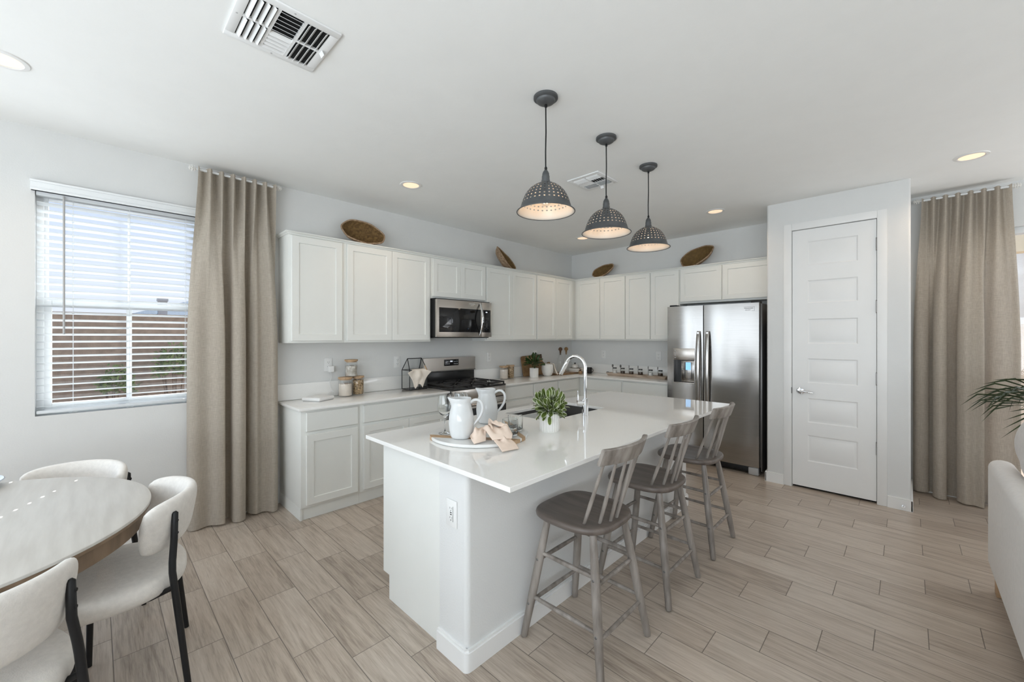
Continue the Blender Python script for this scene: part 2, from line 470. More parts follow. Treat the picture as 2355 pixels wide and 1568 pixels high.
# ---------------------------------------------------------------- room shell
bm = NB(); box(bm, -0.2, 8.7, -8.2, 0.2, -0.12, 0.0); struct(obj('floor', bm, FLOORM, smooth=0))
bm = NB(); box(bm, -0.2, 8.7, -8.2, 0.2, CH, CH + 0.12); struct(obj('ceiling', bm, CEIL, smooth=0))
WY0, WY1, WZ0, WZ1 = -5.645, -4.78, 0.94, 2.375
def wall_with_holes(name, axis, w0, w1, a0, a1, holes, mat=WALL):
    # axis 'x': wall slab between x=w0..w1 spanning y a0..a1 ; axis 'y' likewise
    bm = NB()
    def b(u0, u1, z0, z1):
        if u1 - u0 < 1e-6 or z1 - z0 < 1e-6: return
        if axis == 'x': box(bm, w0, w1, u0, u1, z0, z1)
        else: box(bm, u0, u1, w0, w1, z0, z1)
    u = a0
    for (h0, h1, z0, z1) in sorted(holes):
        b(u, h0, 0, CH); b(h0, h1, 0, z0); b(h0, h1, z1, CH); u = h1
    b(u, a1, 0, CH)
    bmesh.ops.remove_doubles(bm, verts=bm.verts, dist=1e-5)
    return struct(obj(name, bm, mat, smooth=0))
wall_with_holes('wall_left', 'x', -0.16, 0.0, -8.2, 0.16, [(WY0, WY1, WZ0, WZ1), (-7.76, -5.84, 0.30, 2.26)])
wall_with_holes('wall_back', 'y', 0.0, 0.16, 0.0, 8.5, [(4.34, 6.9, 0.0, 2.36)])
wall_with_holes('wall_front', 'y', -8.16, -8.0, 0.0, 8.5, [(0.14, 2.20, 0.25, 2.32), (2.65, 7.35, 0.22, 2.35)])
wall_with_holes('wall_right', 'x', 8.5, 8.66, -8.2, 0.16, [])
# pantry closet: its front wall with the door hole, and its two returns, with softly rounded corners
PX0, PX1, PY = 2.885, 3.912, -0.70
DX0, DX1, DZ = 3.095, 3.705, 2.455
bm = NB()
box(bm, PX0, DX0, PY, PY + 0.11, 0, CH); box(bm, DX1, PX1, PY, PY + 0.11, 0, CH); box(bm, DX0, DX1, PY, PY + 0.11, DZ, CH)
box(bm, PX0, PX0 + 0.11, PY + 0.11, 0.0, 0, CH); box(bm, PX1 - 0.11, PX1, PY + 0.11, 0.0, 0, CH)
bmesh.ops.remove_doubles(bm, verts=bm.verts, dist=1e-5)
es = [e for e in bm.edges if all(abs(v.co.y - PY) < 1e-4 and (abs(v.co.x - PX0) < 1e-4 or abs(v.co.x - PX1) < 1e-4) for v in e.verts) and abs(e.verts[0].co.z - e.verts[1].co.z) > 1]
bmesh.ops.bevel(bm, geom=es, offset=0.018, segments=4, affect='EDGES', profile=0.5)
struct(obj('wall_pantry', bm, WALL, smooth=50))
# flat casing around the pantry door
bm = NB()
box(bm, DX0 - 0.066, DX0 - 0.001, PY - 0.010, PY, 0, DZ + 0.066, 0.003)
box(bm, DX1 + 0.001, DX1 + 0.066, PY - 0.010, PY, 0, DZ + 0.066, 0.003)
box(bm, DX0 - 0.001, DX1 + 0.001, PY - 0.010, PY, DZ + 0.001, DZ + 0.066, 0.003)
struct(obj('trim_1', bm, TRIM))
# baseboards
def bb_profile(bm, x0, x1, y0, y1):
    box(bm, x0, x1, y0, y1, 0.0, 0.088, 0.0)
    if abs(x1 - x0) > abs(y1 - y0): box(bm, x0, x1, y0 + 0.004, y1, 0.088, 0.098, 0.003)
    else: box(bm, x0, x1 - 0.004, y0, y1, 0.088, 0.098, 0.003)
bm = NB(); bb_profile(bm, PX0 - 0.012, DX0 - 0.066, PY - 0.014, PY); bb_profile(bm, DX1 + 0.066, PX1 + 0.014, PY - 0.014, PY)
box(bm, PX1, PX1 + 0.014, PY - 0.014, -0.001, 0, 0.098, 0.003); box(bm, PX0 - 0.012, PX0, PY - 0.014, -0.45, 0, 0.098, 0.003)
struct(obj('baseboard_pantry', bm, TRIM))
bm = NB(); bb_profile(bm, 0.0, 0.014, -7.99, -4.292); struct(obj('baseboard_left', bm, TRIM))
bm = NB(); bb_profile(bm, PX1 + 0.014, 4.33, -0.014, 0.0); bb_profile(bm, 6.92, 8.5, -0.014, 0.0); struct(obj('baseboard_back', bm, TRIM))

# pantry door
d = stroot('door_1', (DX0, PY, 0))
bm = NB()
dx0, dx1, dz0, dz1, yf = DX0 + 0.004, DX1 - 0.003, 0.022, DZ - 0.005, PY + 0.004
t = bmesh.new()
def dv(x, z, y): return t.verts.new((x, y, z))
def ring(x0, x1, z0, z1, y): return [dv(x0, z0, y), dv(x1, z0, y), dv(x1, z1, y), dv(x0, z1, y)]
def bridge(a, b):
    for i in range(4): t.faces.new((a[i], a[(i + 1) % 4], b[(i + 1) % 4], b[i]))
PZ = [(2.108, 2.333), (1.754, 1.967), (1.373, 1.606), (1.004, 1.233), (0.631, 0.860), (0.266, 0.512)]
px0, px1 = 3.218, 3.580
cuts = sorted([dz0, dz1] + [z for p in PZ for z in p])
for a, b in zip(cuts, cuts[1:]):
    ispan = any(abs(a - p[0]) < 1e-6 for p in PZ)
    xs = [dx0, px0, px1, dx1]
    for i in range(3):
        if ispan and i == 1:
            r0 = ring(px0, px1, a, b, yf)
            q = r0
            for ins, dep in ((0.010, 0.007), (0.016, 0.007), (0.034, 0.001)):
                r1 = ring(px0 + ins, px1 - ins, a + ins, b - ins, yf + dep); bridge(q, r1); q = r1
            t.faces.new(q)
        else: t.faces.new(ring(xs[i], xs[i + 1], a, b, yf))
bmesh.ops.remove_doubles(t, verts=t.verts, dist=1e-5)
o0 = ring(dx0, dx1, dz0, dz1, yf); o1 = ring(dx0, dx1, dz0, dz1, yf + 0.036); bridge(o0, o1); t.faces.new(o1)
bmesh.ops.recalc_face_normals(t, faces=t.faces); merge(bm, t)
obj('door_slab', bm, TRIM, d, world=True, smooth=20)
bm = NB(); box(bm, DX0 + 0.0005, DX0 + 0.003, PY + 0.02, PY + 0.10, 0, DZ - 0.001); box(bm, DX1 - 0.002, DX1 - 0.0005, PY + 0.02, PY + 0.10, 0, DZ - 0.001); box(bm, DX0 + 0.003, DX1 - 0.002, PY + 0.045, PY + 0.10, DZ - 0.004, DZ - 0.001)
obj('door_stop', bm, CABIN, d, world=True, smooth=0)
bm = NB(); box(bm, DX0 + 0.001, DX1 - 0.001, PY + 0.05, PY + 0.10, 0.0005, 0.02); obj('painted_gap_shade', bm, CAVSHADE, d, world=True, smooth=0)  # black block: the shade under the door put into colour
for hz in (2.234, 1.697, 1.075, 0.478):
    bm = NB(); tube(bm, [(DX1 - 0.001, PY - 0.004, hz - 0.05), (DX1 - 0.001, PY - 0.004, hz + 0.05)], 0.005, 10)
    for q in (-0.052, 0.052): lathe(bm, [(0, -0.004), (0.005, -0.003), (0.0065, 0.0), (0.005, 0.003), (0, 0.004)], (DX1 - 0.001, PY - 0.004, hz + q), 10)
    obj('hinge', bm, NICKEL, d, world=True)
bm = NB()
RX = Matrix.Rotation(PI / 2, 4, 'X')
lathe(bm, [(0, 0), (0.031, 0), (0.031, 0.006), (0.025, 0.012), (0.012, 0.014), (0.011, 0.045), (0, 0.046)], (DX0 + 0.068, PY + 0.004, 0.922), 28, M=RX)
tube(bm, [(DX0 + 0.068, PY - 0.040, 0.922), (DX0 + 0.10, PY - 0.043, 0.922), (DX0 + 0.14, PY - 0.046, 0.919), (DX0 + 0.172, PY - 0.044, 0.915)], [0.011, 0.010, 0.009, 0.007], 12)
obj('lever_handle', bm, CHROME, d, world=True)
bm = NB(); box(bm, DX0 - 0.003, DX0 + 0.002, PY - 0.011, PY + 0.001, 0.895, 0.952); obj('strike_plate', bm, DARKSTEEL, d, world=True)

# spring door stop on the baseboard
t_ = thing('door_stopper', 'small chrome spring door stop on the baseboard right of the pantry door', 'door stop', (3.868, PY - 0.014, 0.035))
bm = NB(); tube(bm, [(0, 0, 0), (-0.004, -0.06, 0.004)], 0.006, 10); lathe(bm, [(0, 0), (0.012, 0), (0.012, 0.006), (0, 0.006)], (0, 0, 0), 14, M=RX); obj('spring_rod', bm, CHROME, t_)
bm = NB(); lathe(bm, [(0, 0), (0.009, 0), (0.009, 0.014), (0, 0.014)], (-0.004, -0.06, 0.004), 14, M=RX); obj('rubber_tip', bm, PLASW, t_)

# ---------------------------------------------------------------- window beside the table
w = stroot('window_1', (-0.1, WY0, WZ0))
MY = -5.213
def frame_rect(bm, x0, x1, y0, y1, z0, z1, fw):
    box(bm, x0, x1, y0, y0 + fw, z0, z1, 0.003); box(bm, x0, x1, y1 - fw, y1, z0, z1, 0.003)
    box(bm, x0, x1, y0 + fw, y1 - fw, z0, z0 + fw, 0.003); box(bm, x0, x1, y0 + fw, y1 - fw, z1 - fw, z1, 0.003)
bm = NB(); frame_rect(bm, -0.15, -0.085, WY0, WY1, WZ0, WZ1, 0.032); obj('window_frame', bm, VINYL, w, world=True)
bm = NB(); frame_rect(bm, -0.118, -0.088, WY0 + 0.03, WY1 - 0.03, WZ0 + 0.03, 1.675, 0.036); box(bm, -0.116, -0.09, MY - 0.014, MY + 0.014, WZ0 + 0.06, 1.64); obj('lower_sash', bm, VINYL, w, world=True)
bm = NB(); frame_rect(bm, -0.146, -0.12, WY0 + 0.03, WY1 - 0.03, 1.645, WZ1 - 0.03, 0.02); box(bm, -0.142, -0.126, MY - 0.007, MY + 0.007, 1.66, WZ1 - 0.04); obj('upper_sash', bm, VINYL, w, world=True)
bm = NB(); box(bm, -0.105, -0.101, WY0 + 0.06, WY1 - 0.06, WZ0 + 0.06, 1.645); obj('lower_pane', bm, PANE, w, world=True, smooth=0)
bm = NB(); box(bm, -0.136, -0.132, WY0 + 0.045, WY1 - 0.045, 1.66, WZ1 - 0.045); obj('upper_pane', bm, PANE, w, world=True, smooth=0)

bl = thing('window_blind', 'white horizontal slat blind with open slats in the window by the round table', 'blind', (-0.03, WY0, WZ0))
bm = NB()
LAD = (-5.484, -5.214, -4.905)
SW, TILT = 0.052, math.radians(12.0)
Rs = Matrix.Rotation(-TILT, 3, 'Y')
for k in range(29):
    z = 0.992 + 0.046 * k
    ys = [WY0 + 0.006]
    for l in LAD: ys += [l - 0.005, l + 0.005]
    ys.append(WY1 - 0.006)
    for i in range(0, len(ys), 2):
        obox(bm, (-0.03, (ys[i] + ys[i + 1]) / 2, z), SW, ys[i + 1] - ys[i], 0.0028, Rs)
    for l in LAD:
        for s in (-1, 1):
            c = Rs @ Vector((s * (SW / 2 - 0.0085), 0, 0))
            obox(bm, (-0.03 + c.x, l, z + c.z), 0.017, 0.0102, 0.0028, Rs)
obj('slats', bm, BLIND, bl, world=True, smooth=0)
bm = NB(); box(bm, 0.0, 0.030, -5.662, -4.765, 2.347, 2.412, 0.002); box(bm, 0.0, 0.040, -5.664, -4.763, 2.398, 2.412, 0.004); box(bm, 0.0, 0.036, -5.663, -4.764, 2.347, 2.360, 0.004); box(bm, 0.0, 0.034, -5.663, -4.764, 2.364, 2.369, 0.002)
obj('valance', bm, VINYL, bl, world=True)
bm = NB(); box(bm, -0.058, -0.004, WY0 + 0.004, WY1 - 0.004, 2.325, 2.372, 0.002); obj('head_rail', bm, BLIND, bl, world=True)
bm = NB(); box(bm, -0.058, -0.002, WY0 + 0.005, WY1 - 0.005, 0.952, 0.972, 0.004); obj('bottom_rail', bm, BLIND, bl, world=True)
bm = NB(); tube(bm, [(0.012, -5.523, 2.34), (0.014, -5.523, 1.455)], 0.0055, 8); obj('tilt_wand', bm, PLASG, bl, world=True)
for l in LAD:
    bm = NB()
    for xx in (-0.0575, -0.0025): tube(bm, [(xx, l, 2.33), (xx, l, 0.965)], 0.0009, 5)
    tube(bm, [(-0.0015, l, 0.96), (0.0, l - 0.012, 0.945), (0.001, l - 0.02, 0.951), (0.001, l + 0.012, 0.947), (0.001, l + 0.022, 0.955)], 0.0012, 5)
    obj('ladder_cord', bm, BLIND, bl, world=True)

# sliding glass door on the far right
w2 = stroot('window_2', (4.34, 0.08, 0))
bm = NB()
box(bm, 4.34, 4.37, 0.03, 0.12, 0, 2.36, 0.003); box(bm, 6.85, 6.9, 0.03, 0.12, 0, 2.36, 0.003); box(bm, 4.37, 6.85, 0.03, 0.12, 2.305, 2.36, 0.003); box(bm, 4.37, 6.85, 0.03, 0.12, 0, 0.04, 0.003); box(bm, 5.62, 5.70, 0.04, 0.11, 0.04, 2.305, 0.003)
obj('door_frame', bm, VINYL, w2, world=True)
bm = NB(); box(bm, 4.37, 6.85, 0.072, 0.076, 0.04, 2.305); obj('glass_pane', bm, PANE, w2, world=True, smooth=0)

for (nm, ax, spans) in (('window_3', 'x', [(-7.76, -5.84, 0.30, 2.26)]), ('window_4', 'y', [(0.14, 2.20, 0.25, 2.32), (2.65, 7.35, 0.22, 2.35)])):
    wx = stroot(nm, (-0.11, -6.8, 0.3) if ax == 'x' else (3.7, -8.11, 0.2))
    for (a, b, z0, z1) in spans:
        bm = NB(); bp_ = NB()
        if ax == 'x':
            frame_rect(bm, -0.14, -0.08, a, b, z0, z1, 0.04); box(bm, -0.13, -0.09, (a + b) / 2 - 0.03, (a + b) / 2 + 0.03, z0 + 0.04, z1 - 0.04)
            box(bp_, -0.112, -0.108, a + 0.04, b - 0.04, z0 + 0.04, z1 - 0.04)
        else:
            n_ = 3 if b - a > 3 else 1
            for (u0, u1) in ((a, a + 0.04), (b - 0.04, b)): box(bm, u0, u1, -8.14, -8.08, z0, z1)
            box(bm, a + 0.04, b - 0.04, -8.14, -8.08, z0, z0 + 0.04); box(bm, a + 0.04, b - 0.04, -8.14, -8.08, z1 - 0.04, z1)
            for k in range(1, n_): box(bm, a + (b - a) * k / n_ - 0.03, a + (b - a) * k / n_ + 0.03, -8.13, -8.09, z0 + 0.04, z1 - 0.04)
            box(bp_, a + 0.04, b - 0.04, -8.112, -8.108, z0 + 0.04, z1 - 0.04)
        obj('window_frame', bm, VINYL, wx, world=True, smooth=0); obj('window_glass', bp_, PANE, wx, world=True, smooth=0)

# ---------------------------------------------------------------- outdoors
bm = NB(); box(bm, -30, -0.17, -20, 14, -0.35, -0.15); box(bm, -0.17, 20, 0.18, 14, -0.35, -0.12); struct(obj('ground', bm, GRAVEL, smooth=0))
bm = NB(); box(bm, -4.25, -4.05, -12, 6, -0.15, 1.735); box(bm, -4.27, -4.03, -12, 6, 1.735, 1.765)
tag(obj('garden_wall', bm, BLOCKW, smooth=0), 'brown block wall outside, seen through the blinds of the left window', 'wall')
hs = thing('neighbor_house', 'house with a slate blue hip roof behind the brown block wall outside', 'house', (-13, -2.4, -0.15))
bm = NB(); box(bm, -16.6, -12.6, -4.6, 3.0, -0.15, 1.95); obj('walls', bm, STUCCO, hs, world=True, smooth=0)
bm = NB()
v = [bm.verts.new(p) for p in ((-12.2, -5.1, 1.95), (-12.2, 3.5, 1.95), (-17, 3.5, 1.95), (-17, -5.1, 1.95), (-14.2, -2.6, 2.85), (-14.2, 1.2, 2.85))]
for f in ((0, 1, 5, 4), (1, 2, 5), (2, 3, 4, 5), (3, 0, 4), (3, 2, 1, 0)): bm.faces.new([v[i] for i in f])
obj('hip_roof', bm, ROOFB, hs, world=True, smooth=0)
bm = NB(); box(bm, -12.62, -12.44, -4.05, -3.83, 1.9, 2.52); box(bm, -12.64, -12.42, -4.07, -3.81, 2.52, 2.60); obj('chimney_pipe', bm, PLASG, hs, world=True)
def bush(name, label, c, r, n, mats, seed):
    rnd = random.Random(seed)
    b = thing(name, label, 'shrub', (c[0], c[1], -0.15), 0, 'shrubs along the block wall outside')
    bm = NB()
    for _ in range(n):
        th, u, q = rnd.uniform(0, 2 * PI), rnd.uniform(-0.2, 1), rnd.uniform(0.45, 1.0)
        p = Vector((math.cos(th) * r[0] * q * math.sqrt(max(0.05, 1 - u * u)), math.sin(th) * r[1] * q * math.sqrt(max(0.05, 1 - u * u)), c[2] + 0.15 + u * r[2] * q))
        d = Vector((rnd.uniform(-1, 1), rnd.uniform(-1, 1), rnd.uniform(-0.3, 1))).normalized()
        s = d.cross(Vector((rnd.uniform(-1, 1), rnd.uniform(-1, 1), 0.3))).normalized() * 0.014
        L_ = rnd.uniform(0.05, 0.09)
        vs = [bm.verts.new(p), bm.verts.new(p + d * L_ * 0.5 + s), bm.verts.new(p + d * L_), bm.verts.new(p + d * L_ * 0.5 - s)]
        bm.faces.new(vs)
    obj('foliage', bm, mats, b, smooth=0)
    bm = NB()
    for _ in range(7):
        a = rnd.uniform(0, 2 * PI)
        tube(bm, [(0, 0, 0), (math.cos(a) * r[0] * 0.3, math.sin(a) * r[1] * 0.3, c[2] * 0.6), (math.cos(a) * r[0] * 0.6, math.sin(a) * r[1] * 0.6, c[2] + 0.2)], [0.012, 0.008, 0.004], 5)
    obj('stems', bm, WOODD, b)
bush('shrub', 'low green shrub left of the window mullion, against the block wall outside', (-3.6, -5.18, 0.75), (0.2, 0.20, 0.35), 420, BUSH, 3)
bush('shrub', 'taller green shrub right of the window mullion, against the block wall outside', (-3.6, -4.60, 0.95), (0.2, 0.24, 0.40), 520, BUSH, 4)
bm = NB(); box(bm, 4.0, 8.0, 2.9, 3.1, -0.12, 1.55); box(bm, 3.98, 8.02, 2.88, 3.12, 1.55, 1.60)
for i in range(7):
    for k in range(9): box(bm, 4.05 + 0.41 * k + 0.2 * (i % 2), 4.055 + 0.41 * k + 0.2 * (i % 2), 2.897, 2.9, -0.1 + 0.21 * i, 0.1 + 0.21 * i)
tag(obj('patio_block_wall', bm, STUCCO, smooth=0), 'tan block wall outside the glass door at the right edge', 'wall')
bm = NB(); box(bm, 4.0, 9.0, 3.6, 3.8, -0.12, 4.2); tag(obj('patio_house_wall', bm, STUCCOW, smooth=0), 'pale stucco house wall above the tan block wall outside', 'wall')
bm = NB(); box(bm, 4.0, 8.5, 1.9, 2.1, 2.40, 2.75); tag(obj('patio_beam', bm, BEAM, smooth=0), 'cream patio beam outside at the top of the right glass door', 'beam')

# ---------------------------------------------------------------- kitchen cabinets
def loopstack(bm, P, rects, cap0=True, cap1=True):
    rs = []
    for (u0, u1, v0, v1, w_) in rects:
        rs.append([bm.verts.new(P(u, v, w_)) for (u, v) in ((u0, v0), (u1, v0), (u1, v1), (u0, v1))])
    for a, b in zip(rs, rs[1:]):
        for i in range(4): bm.faces.new((a[i], a[(i + 1) % 4], b[(i + 1) % 4], b[i]))
    if cap0: bm.faces.new(rs[0][::-1])
    if cap1: bm.faces.new(rs[-1])
    bmesh.ops.recalc_face_normals(bm, faces=bm.faces)
def shaker(P, u0, u1, v0, v1, w0, w1, fr=0.055, dep=0.009):
    bm = NB(); e = 0.002
    loopstack(bm, P, [(u0, u1, v0, v1, w0), (u0, u1, v0, v1, w1 - e), (u0 + e, u1 - e, v0 + e, v1 - e, w1), (u0 + fr, u1 - fr, v0 + fr, v1 - fr, w1), (u0 + fr + 0.003, u1 - fr - 0.003, v0 + fr + 0.003, v1 - fr - 0.003, w1 - dep)])
    return bm
def slabfront(P, u0, u1, v0, v1, w0, w1):
    bm = NB(); e = 0.003
    loopstack(bm, P, [(u0, u1, v0, v1, w0), (u0, u1, v0, v1, w1 - e), (u0 + e, u1 - e, v0 + e, v1 - e, w1)])
    return bm
P1 = lambda u, v, w_: (w_, u, v)          # stove wall: u = y, w = x
P2 = lambda u, v, w_: (u, -w_, v)         # fridge wall: u = x, w = -y
def pbox(bm, P, u0, u1, v0, v1, w0, w1, bev=0.0):
    a, b = P(u0, v0, w0), P(u1, v1, w1)
    box(bm, min(a[0], b[0]), max(a[0], b[0]), min(a[1], b[1]), max(a[1], b[1]), min(a[2], b[2]), max(a[2], b[2]), bev)
def wall_cabinet(P, u0, u1, z0, z1, doors, label, uend=None, zd=None):
    loc = P((u0 + u1) / 2, z0, 0.0)
    t = thing('wall_cabinet', label, 'cabinet', loc, 0, 'white wall cabinets')
    bm = NB(); pbox(bm, P, u0, u1, z0, z1, 0.002, 0.245, 0.001)
    obj('cabinet_body', bm, CABW, t, world=True)
    zz0, zz1 = zd if zd else (z0 + 0.018, z1 - 0.023)
    for (a, b) in doors: obj('door', shaker(P, a, b, zz0, zz1, 0.2455, 0.265), CABW, t, world=True, smooth=30)
    return t
UZ0, UZ1 = 1.385, 2.300
wall_cabinet(P1, -4.277, -3.813, UZ0, UZ1, [(-4.253, -3.836)], 'single-door white wall cabinet nearest the curtain, left end of the upper run')
wall_cabinet(P1, -3.812, -2.886, UZ0, UZ1, [(-3.791, -3.347), (-3.344, -2.904)], 'wide two-door white wall cabinet just left of the microwave')
wall_cabinet(P1, -2.885, -2.101, 1.848, UZ1, [(-2.863, -2.489), (-2.486, -2.112)], 'short two-door white wall cabinet directly above the microwave', zd=(1.870, 2.277))
wall_cabinet(P1, -2.100, -1.173, UZ0, UZ1, [(-2.092, -1.645), (-1.642, -1.183)], 'tall two-door white wall cabinet just right of the microwave')
wall_cabinet(P1, -1.172, -0.247, UZ0, UZ1, [(-1.161, -0.756), (-0.750, -0.352)], 'two-door white wall cabinet on the stove wall next to the room corner')
wall_cabinet(P2, 0.003, 0.692, UZ0, UZ1, [(0.283, 0.682)], 'single-door white wall cabinet on the fridge wall in the room corner')
wall_cabinet(P2, 0.693, 1.459, UZ0, UZ1, [(0.702, 1.088), (1.098, 1.452)], 'two-door white wall cabinet above the tray of spice jars')
wall_cabinet(P2, 1.460, 1.839, UZ0, UZ1, [(1.466, 1.833)], 'narrow single-door white wall cabinet just left of the fridge')
wall_cabinet(P2, 1.840, 2.880, 1.848, UZ1, [(1.852, 2.332), (2.343, 2.862)], 'short two-door white wall cabinet above the fridge', zd=(1.872, 2.277))
cm = thing('crown_molding', 'thin white crown molding running along the top of the wall cabinets', 'molding', (0.13, -2.2, UZ1))
bm = NB()
box(bm, 0.002, 0.272, -4.284, -0.002, 2.3005, 2.305); box(bm, 0.272, 2.882, -0.272, -0.002, 2.3005, 2.305)
def crown(bm, pts):
    prof = [(0.0, 2.284), (0.006, 2.284), (0.008, 2.293), (0.018, 2.301), (0.020, 2.310), (0.0, 2.310)]
    n = len(pts)
    rings = []
    for i, p in enumerate(pts):
        p = Vector(p)
        if i == 0: nn = Vector(pts[1]) - p; nn = Vector((nn.y, -nn.x)).normalized(); s = 1
        elif i == n - 1: nn = p - Vector(pts[-2]); nn = Vector((nn.y, -nn.x)).normalized(); s = 1
        else:
            a = (p - Vector(pts[i - 1])).normalized(); b = (Vector(pts[i + 1]) - p).normalized()
            na, nb_ = Vector((a.y, -a.x)), Vector((b.y, -b.x)); nn = (na + nb_).normalized(); s = 1 / nn.dot(na)
        rings.append([bm.verts.new((p.x + nn.x * q * s, p.y + nn.y * q * s, z)) for q, z in prof])
    for a, b in zip(rings, rings[1:]):
        for k in range(len(prof)): bm.faces.new((a[k], a[(k + 1) % len(prof)], b[(k + 1) % len(prof)], b[k]))
    bm.faces.new(rings[0]); bm.faces.new(rings[-1][::-1])
crown(bm, [(0.002, -4.2775), (0.2455, -4.2775), (0.2455, -0.2455), (2.882, -0.2455)])
bmesh.ops.recalc_face_normals(bm, faces=bm.faces)
obj('molding_strip', bm, CABW, cm, world=True, smooth=30)

FW = 0.52   # face frame plane of the base cabinets
def base_cabinet(P, u0, u1, drawers, doors, label, end=None, back=0.002):
    t = thing('base_cabinet', label, 'cabinet', P((u0 + u1) / 2, 0, 0.0), 0, 'white base cabinets')
    bm = NB(); pbox(bm, P, u0, u1, 0.098, 0.861, back, FW, 0.001)
    obj('cabinet_body', bm, CABW, t, world=True)
    bm = NB(); pbox(bm, P, u0 + (0.016 if end else 0), u1, 0.0, 0.0975, back, FW - 0.022)
    obj('toe_kick', bm, CABW, t, world=True)
    if end:
        bm = NB(); pbox(bm, P, u0, u0 + 0.0155, 0.0, 0.0975, back, FW - 0.012); obj('end_panel', bm, CABW, t, world=True)
    for (a, b) in drawers: obj('drawer_front', slabfront(P, a, b, 0.695, 0.843, FW + 0.0005, FW + 0.02), CABW, t, world=True, smooth=30)
    for (a, b) in doors: obj('door', shaker(P, a, b, 0.118, 0.668, FW + 0.0005, FW + 0.02), CABW, t, world=True, smooth=30)
    return t
base_cabinet(P1, -4.269, -3.794, [(-4.232, -3.818)], [(-4.232, -3.818)], 'narrow white base cabinet with one drawer and one door, beside the curtain', end=True)
base_cabinet(P1, -3.793, -2.862, [(-3.768, -2.905)], [(-3.768, -3.326), (-3.322, -2.905)], 'wide white base cabinet with one drawer over two doors, left of the range')
base_cabinet(P1, -2.098, -1.549, [(-2.06, -1.560)], [(-2.06, -1.560)], 'white base cabinet with one drawer, right beside the range')
base_cabinet(P1, -1.548, -1.050, [(-1.536, -1.066)], [(-1.536, -1.066)], 'white base cabinet under the small potted plant and white bowl')
base_cabinet(P1, -1.049, -0.522, [(-1.034, -0.611)], [(-1.034, -0.611)], 'white base cabinet at the inner corner, below the two stoppered bottles')
base_cabinet(P2, 0.003, 1.198, [(0.600, 1.188)], [(0.600, 0.890), (0.896, 1.188)], 'white corner base cabinet on the fridge wall')
base_cabinet(P2, 1.199, 1.836, [(1.209, 1.826)], [(1.209, 1.515), (1.520, 1.826)], 'white base cabinet between the corner cabinet and the fridge')

wt = thing('worktop', 'white quartz worktop left of the range, holding the router and glass jars', 'worktop', (0.28, -3.58, 0.863))
bm = NB(); box(bm, 0.002, 0.56, -4.294, -2.862, 0.8625, CT, 0.002); obj('slab', bm, QUARTZ, wt, world=True)
bm = NB(); box(bm, 0.002, 0.02, -4.294, -2.880, CT, 1.022, 0.0015); obj('backsplash', bm, QUARTZ, wt, world=True)
wt = thing('worktop', 'white quartz L-shaped worktop in the room corner right of the range', 'worktop', (0.28, -0.28, 0.863))
bm = NB(); prism(bm, [(0.002, -2.098), (0.56, -2.098), (0.56, -0.56), (1.838, -0.56), (1.838, -0.002), (0.002, -0.002)], 0.8625, CT, bev=0.0015); obj('slab', bm, QUARTZ, wt, world=True)
bm = NB(); box(bm, 0.002, 0.02, -2.098, -0.002, CT, 1.022, 0.0015); box(bm, 0.02, 1.838, -0.02, -0.002, CT, 1.022, 0.0015); obj('backsplash', bm, QUARTZ, wt, world=True)

# ---------------------------------------------------------------- island
isl = thing('kitchen_island', 'white kitchen island base with rounded drywall corner and baseboard', 'kitchen island', (2.17, -3.06, 0))
bm = NB(); box(bm, 2.34, 2.538, -4.268, -1.842, 0, 0.8615)
es = [e for e in bm.edges if abs(e.verts[0].co.z - e.verts[1].co.z) > 0.5 and e.verts[0].co.x > 2.5]
bmesh.ops.bevel(bm, geom=es, offset=0.024, segments=6, affect='EDGES', profile=0.5)
obj('half_wall', bm, WALL, isl, world=True, smooth=50)
bm = NB(); prism(bm, [(1.791, 0.131), (1.855, 0.131), (1.855, 0.0), (2.3395, 0.0), (2.3395, 0.8615), (1.791, 0.8615)], 0, 0.02, M=Matrix.Translation((0, -4.235, 0)) @ Matrix.Rotation(PI / 2, 4, 'X')); obj('end_panel', bm, CABW, isl, world=True, smooth=0)
bm = NB(); box(bm, 1.81, 2.339, -4.2345, -3.31, 0.131, 0.8615); box(bm, 1.81, 2.339, -2.56, -1.86, 0.131, 0.8615); box(bm, 1.81, 2.339, -3.31, -2.56, 0.131, 0.60); box(bm, 1.87, 2.339, -4.2345, -1.86, 0.0, 0.131); obj('cabinet_body', bm, CABW, isl, world=True, smooth=0)
P3 = lambda u, v, w_: (1.81 - w_, u, v)
for (a, b) in ((-4.225, -3.80), (-3.79, -3.33), (-3.32, -2.95), (-2.94, -2.56), (-2.55, -1.87)):
    obj('door', shaker(P3, a, b, 0.14, 0.84, 0.0, 0.019), CABW, isl, world=True, smooth=30)
bm = NB()
prof = [(2.336, -4.283), (2.513, -4.283)] + [(2.528 + 0.0255 * math.sin(a * PI / 12), -4.2585 - 0.0255 * math.cos(a * PI / 12)) for a in range(1, 6)] + [(2.554, -4.240), (2.554, -1.870)] + [(2.528 + 0.0255 * math.cos(a * PI / 12), -1.852 + 0.0255 * math.sin(a * PI / 12)) for a in range(1, 6)] + [(2.513, -1.826), (2.345, -1.826), (2.345, -1.845), (2.536, -1.845), (2.536, -4.266), (2.336, -4.266)]
prism(bm, prof, 0, 0.082)
prof2 = [(x - (0.005 if x > 2.538 else 0), y + (0.005 if y < -4.27 else 0) - (0.005 if y > -1.84 else 0)) for x, y in prof]
prism(bm, prof2, 0.082, 0.094)
obj('baseboard', bm, TRIM, isl, world=True, smooth=40)
ic = thing('island_countertop', 'white polished quartz island countertop with a sink cutout', 'countertop', (2.27, -3.02, 0.863))
bm = NB()
xs, ys = [1.70, 1.79, 2.195, 2.845], [-4.316, -3.30, -2.605, -1.713]
